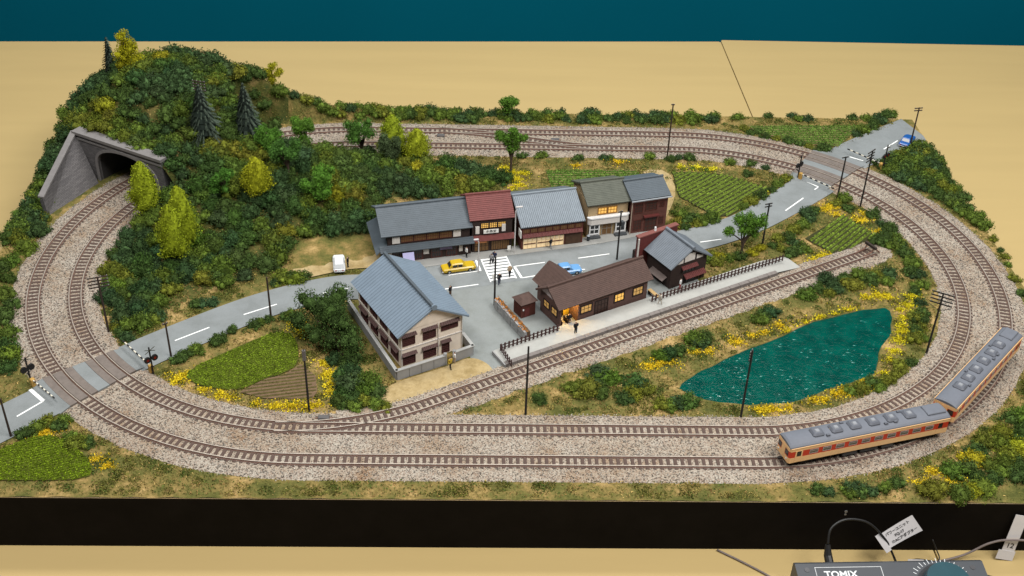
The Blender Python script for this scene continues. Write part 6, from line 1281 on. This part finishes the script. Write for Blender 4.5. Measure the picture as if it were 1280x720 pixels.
# ================================================================== railcars
tcream = mat('train_cream', (.76, .47, .225), .45, .06, 1, spec=.4); tred = mat('train_red', (.50, .040, .016), .45, .08, 1, spec=.4); troof = mat('train_roof', (.125, .135, .16), .6, .08, 1.5); tund = mat('train_under', (.022, .019, .018), .7, .3, 3)
tgl = mat('train_glass', (.10, .085, .065), .2, .3, 1.5, spec=.5)
def railcar(label, a_, b_, cab_end, z=.335):
    a_, b_ = np.array(a_), np.array(b_); L = np.linalg.norm(b_ - a_); hl = L / 2; c = (a_ + b_) / 2; hw = .98
    t = thing('railcar', label, 'railcar', (*c, z), math.atan2(*(b_ - a_)[::-1]), 'two-car diesel train')
    def plan(w2, e, cut=.16): return [(-hl + e, -w2 + cut), (-hl + e + cut * .7, -w2), (hl - e - cut * .7, -w2), (hl - e, -w2 + cut), (hl - e, w2 - cut), (hl - e - cut * .7, w2), (-hl + e + cut * .7, w2), (-hl + e, w2 - cut)]
    zb, z1, z2, z3 = .58, 1.10, 1.72, 2.02
    MB().prism(plan(hw, 0), zb, z1).build('lower_side', tcream, t); band = MB().prism(plan(hw - .004, .004), z1, z2).build('window_band', tred, t); MB().prism(plan(hw, 0), z2, z3).build('upper_side', tcream, t)
    m_ = MB(); n_ = 10; V = []
    for x in (-hl + .02, -hl + .18, hl - .18, hl - .02):
        e = .0 if abs(x) < hl - .1 else .12
        for i in range(n_ + 1): th = PI * i / n_; V.append((x, -math.cos(th) * (hw - .015 - e * .3), z3 + math.sin(th) * (.36 - e)))
    k = n_ + 1; m_.add(V, [(j * k + i, j * k + k + i, j * k + k + i + 1, j * k + i + 1) for j in range(3) for i in range(n_)] + [tuple(range(k - 1, -1, -1)), tuple(range(3 * k, 4 * k))]); m_.build('roof', troof, t, smooth=False)
    for s_ in (-1, 1): MB().tube([(-hl + .1, s_ * (hw + .005), z3 + .01), (hl - .1, s_ * (hw + .005), z3 + .01)], .03, 5).build('gutter', tcream, t)
    zt = z3 + .35
    nv = 6
    for i in range(nv):
        x = -hl + L * (.19 + .115 * i); v_ = MB().bbox(x - .5, x + .5, -.48, .48, zt - .14, zt + .19, .13).build('roof_ventilator', mat('vent_grey', (.095, .102, .122), .6), t); MB().tbox(x, 0, zt + .19, zt + .25, .38, .38, .28, .28).build('vent_cap', mat('vent_light', (.22, .23, .25), .6), v_)
    for x, y in ((-hl + L * .24, -.52), (-hl + L * .60, -.5), (-hl + L * .66, -.5), (-hl + L * .72, .5), (-hl + L * .36, .5)): MB().bbox(x - .16, x + .16, y - .1, y + .1, zt - .2, zt + .1, .03).build('roof_box', MATS['vent_grey'], t)
    MB().bbox(hl - L * .135, hl - .25, -.55, .55, zt - .16, zt + .10, .05).build('water_tank', troof, t)
    W0, n_ = -hl + 1.55, 10; st_ = (hl - 1.3 - W0) / n_
    for s_ in (-1, 1):
        M = Matrix.Identity(4) if s_ < 0 else Matrix.Rotation(PI, 4, 'Z')
        for i in range(n_):
            x = (W0 + i * st_) if s_ < 0 else (-W0 - (i + 1) * st_); f = MB(M)
            x0, x1, za, zb_ = x + .2, x + st_ - .2, z1 + .14, z2 - .06; y = -hw
            f.box(x0, x1, y - .018, y, za, za + .035).box(x0, x1, y - .018, y, zb_ - .035, zb_).box(x0, x0 + .035, y - .018, y, za + .035, zb_ - .035).box(x1 - .035, x1, y - .018, y, za + .035, zb_ - .035).box(x0 + .035, x1 - .035, y - .014, y, (za + zb_) / 2 + .04, (za + zb_) / 2 + .065)
            o = f.build('window', mat('window_alu', (.40, .36, .33), .4), t); MB(M).box(x0 + .03, x1 - .03, y - .010, y + .01, za + .03, zb_ - .03).build('pane', tgl, o)
        for xe in (-hl + .52, hl - 1.15):
            xx = xe if s_ < 0 else -xe - .62; d_ = MB(M); d_.box(xx, xx + .62, -hw - .012, -hw + .01, zb + .05, z1); d_.cur = 1 if xe > 0 else 0; d_.box(xx, xx + .62, -hw - .012, -hw + .01, z1, z2); d_ = d_.build('door', [tcream, tred], t); MB(M).box(xx + .12, xx + .5, -hw - .02, -hw, z1 + .1, z2 - .02).build('door_window', glassd, d_)
    for e in (-1, 1):
        M = Matrix.Identity(4) if e < 0 else Matrix.Rotation(PI, 4, 'Z'); x = -hl
        MB(M).box(x - .012, x + .01, -.26, .26, zb + .06, z2 + .16).build('gangway_door', tcream, t)
        for y0, y1 in ((-.78, -.31), (.31, .78)): MB(M).box(x - .016, x + .01, y0, y1, z1 + .1, z2 - .04).build('cab_window', glassd, t)
        for y in (-.62, .62): MB(M).cyl((x - .04, y, z1 - .22), (x + .01, y, z1 - .22), .085, n=10).build('headlight', mat('lamp_glass'), t)
        MB(M).box(x - .3, x, -.09, .09, .32, .46).build('coupler', tund, t)
    MB().box(-hl + .25, hl - .25, -.7, .7, .34, .58).build('underframe', tund, t)
    for x0, x1, y in ((-2.2, -.9, -.85), (-.6, 1.0, -.82), (1.3, 2.4, -.85), (-2.0, .2, .6), (.6, 2.2, .6)): MB().bbox(x0, x1, y if y < 0 else y, y + .25 if y < 0 else y + .25, .08, .56, .03).build('equipment_box', mat('under_grey', (.075, .07, .068), .7), t)
    for xb in (-hl + 2.3, hl - 2.3):
        bg_ = MB().box(xb - 1.0, xb + 1.0, -.72, -.60, .1, .3).box(xb - 1.0, xb + 1.0, .60, .72, .1, .3).box(xb - .25, xb + .25, -.6, .6, .12, .3).build('bogie', tund, t)
        for xw in (-.7, .7):
            for s_ in (-1, 1): MB().cyl((xb + xw, s_ * .46, .26), (xb + xw, s_ * .56, .26), .26, n=14).build('wheel', mat('wheel_steel', (.05, .045, .042), .5, metal=.4), bg_)
    return t
def on_o(a): return (LS + RO * math.cos(R(a)), RO * math.sin(R(a)))
railcar('front cream and red railcar with grey roof on the outer track', (19.51, -27.91), (33.28, -24.02), 0)
railcar('rear cream and red railcar on the right curve, cut by the frame edge', (33.64, -23.23), (42.89, -13.30), 0)

# ================================================================== controller and leads on the table
ctl = thing('power_controller', 'dark grey railway power controller with large dial at the bottom', 'controller', (26.5, -38.9, ZT), R(1.5)); body = mat('controller_grey', (.045, .050, .058), .45, .06, 1, spec=.4)
m_ = MB(); xw = 7.1; P = [(-3.3, 0), (3.4, 0), (3.4, 2.55), (3.1, 2.75), (-3.2, 1.9), (-3.3, 1.7)]
m_.add([(-xw, y, z) for y, z in P] + [(xw, y, z) for y, z in P], [tuple(range(6)), tuple(range(11, 5, -1))] + [(i, 6 + i, 6 + (i + 1) % 6, (i + 1) % 6) for i in range(6)]); m_.build('casing', body, ctl)
sl = math.atan2(.85, 6.3); Mt = Matrix.Translation((0, 3.1, 2.76)) @ Matrix.Rotation(sl, 4, 'X')
prn = mat('print_white', (.55, .57, .58), .6)
def prt(me, x, y, par=ctl): o = link('lettering', me, par); o.matrix_local = Mt @ Matrix.Translation((x, y, .004)); return o
prt(text_mesh('TOMIX', .78, prn, bold=.022), -3.85, -1.0)
lb = MB(Mt)
for x0, x1, y0, y1 in ((-5.7, -.7, -.38, -.34), (-.74, -.7, -3.2, -.38), (-5.7, -5.66, -3.2, -.38)): lb.box(x0, x1, y0, y1, .003, .008)
lb.build('printed_frame', prn, ctl)
dl = MB(Mt).cyl((3.6, -2.3, 0), (3.6, -2.3, .25), 2.0, 2.0, 40).build('dial_ring', mat('ring_dark', (.02, .022, .025), .4), ctl)
MB(Mt).cyl((3.6, -2.3, .25), (3.6, -2.3, 1.0), 1.75, 1.6, 40).build('dial', mat('dial_teal', (.012, .05, .065), .3, .1, 1, spec=.5), ctl)
for i in range(15):
    a = R(35 + i * 110 / 14); r0, r1 = 2.2, 2.45 + .15 * (i % 2); d = Vector((math.cos(a), math.sin(a), 0)); s_ = Vector((-d.y, d.x, 0)) * .025; c = Vector((3.6, -2.3, .006)); MB(Mt).poly([c + d * r0 - s_, c + d * r1 - s_, c + d * r1 + s_, c + d * r0 + s_]).build('scale_tick', prn, ctl)
for x in (-6.3, 6.2): MB(Mt).cyl((x, -.55, -.02), (x, -.55, .02), .2, n=12).build('screw', mat('screw_dark', (.08, .08, .085), .4, metal=.6), ctl)
cab = mat('cable_black', (.012, .012, .012), .45, .1, 2, spec=.4); cab2 = mat('cable_grey', (.16, .13, .12), .5)
def cable(label, pts, r_, m_): return tag(MB().tube([tuple(p) for p in spline(pts, 6)], r_, 8).build('cable', m_, smooth=True), label, 'cable')
tz = ZT + .12
t = thing('power_plug', 'black DC plug and lead arching up behind the controller', 'cable', (0, 0, 0))
MB().tube([(22.3, -35.35, -3.4), (22.2, -34.7, -2.9), (22.15, -34.3, -2.2)], [.34, .32, .2], 10).build('plug', cab, t)
MB().tube([tuple(p) for p in spline([(22.15, -34.3, -2.2), (22.4, -33.6, -1.2), (23.6, -33.1, -.75), (25.4, -33.0, -1.2), (26.9, -33.4, -2.6), (27.6, -33.7, -3.8), (28.1, -34.0, -4.8)], 6)], .09, 8).build('lead', cab, t, smooth=True)
cable('black lead lying along the front of the base box', [(24.2, -35.0, tz + .6), (24.6, -34.4, tz + .5), (26.0, -33.9, tz + .3), (28.2, -34.1, tz), (29.8, -33.4, tz + .3), (33, -34.2, tz + .1), (37, -35.6, tz), (42, -38.4, tz)], .11, cab)
cable('thin grey lead running past the hanging label', [(30.5, -33.6, tz), (33.5, -33.0, tz + .4), (35.5, -32.8, tz + 1.6), (37.6, -32.9, tz + 2.0), (44, -33.2, tz + 1.8)], .09, cab2)
cable('thin brown lead lying on the table left of the controller', [(14.5, -32.2, tz), (16.2, -33.4, tz), (18.0, -34.8, tz), (19.9, -36.6, tz)], .08, cab2)
cable('dark thin wire curling behind the controller', [(28.0, -34.2, tz), (29.8, -34.2, tz + .1), (31.4, -33.6, tz + .4), (31.3, -33.0, tz + 1.0), (30.9, -32.7, tz + 1.8)], .05, cab)
paper = mat('label_paper', (.56, .54, .54), .8, .04, 2); ink = mat('label_ink', (.02, .02, .022), .7)
# white tag with three printed lines: a bent strip facing the camera side
tg = thing('cable_label', 'white paper tag with Japanese print folded round the black lead', 'label', (26.9, -33.45, -2.75), 0); tg.scale = (.84, .84, .84)
Rm = Matrix.Rotation(R(33), 4, 'Y').inverted(); Tm = Matrix.Rotation(R(62), 4, 'X') @ Matrix.Rotation(R(36), 4, 'Z')
n_ = 10; V = []
for i in range(n_ + 1):
    x = 3.3 * i / n_; zc = .035 * x * x
    V += [tuple(Tm @ Vector((x, -.75 - .05 * x, zc))), tuple(Tm @ Vector((x, .85, zc)))]
pm_ = MB(); pm_.add(V + [tuple(Vector(v) - Tm @ Vector((0, 0, .03))) for v in V], [(2 * i, 2 * i + 2, 2 * i + 3, 2 * i + 1) for i in range(n_)] + [(2 * n_ + 2 + 2 * i, 2 * n_ + 3 + 2 * i, 2 * n_ + 5 + 2 * i, 2 * n_ + 4 + 2 * i) for i in range(n_)]); pm_.build('paper', paper, tg)
for k, (s_, x) in enumerate((('パワーユニット', 1.55), ('FQ-17', 1.5), ('のACアダプター', 1.75))):
    me = text_mesh(s_, .36, ink, bold=.006); o = link('lettering', me, tg); o.matrix_local = Tm @ Matrix.Translation((x, .48 - .46 * k, .035 * x * x + .06)) @ Matrix.Rotation(-math.atan(.07 * x), 4, 'Y')
MB(Tm).box(-.5, .05, -.95, .95, -.06, .06).build('fold', paper, tg)
t2 = thing('cable_label', 'narrow white paper tag numbered 12 hanging at the right', 'label', (36.9, -33.0, ZT + .2), R(-4))
M2 = Matrix.Rotation(R(8), 4, 'Y') @ Matrix.Rotation(R(-12), 4, 'X')
MB(M2).box(-.5, .5, -.02, .02, .0, 4.0).build('paper', paper, t2); MB(M2).box(-.75, .6, -.05, -.022, -.1, .75).build('fold', paper, t2)
o = link('lettering', text_mesh('12', .62, ink, bold=.01), t2); o.matrix_local = M2 @ Matrix.Translation((0, -.024, 1.2)) @ Matrix.Rotation(PI / 2, 4, 'X')
t3 = thing('paper_scrap', 'small folded grey paper tag on the leads behind the controller', 'label', (29.3, -34.0, ZT + .35), R(12)); MB().slab((-.8, -.25, 0), (.5, -.4, .1), (.9, .1, .45), (-.3, .35, .5), .03).build('paper', mat('grey_paper', (.36, .34, .33), .8), t3)
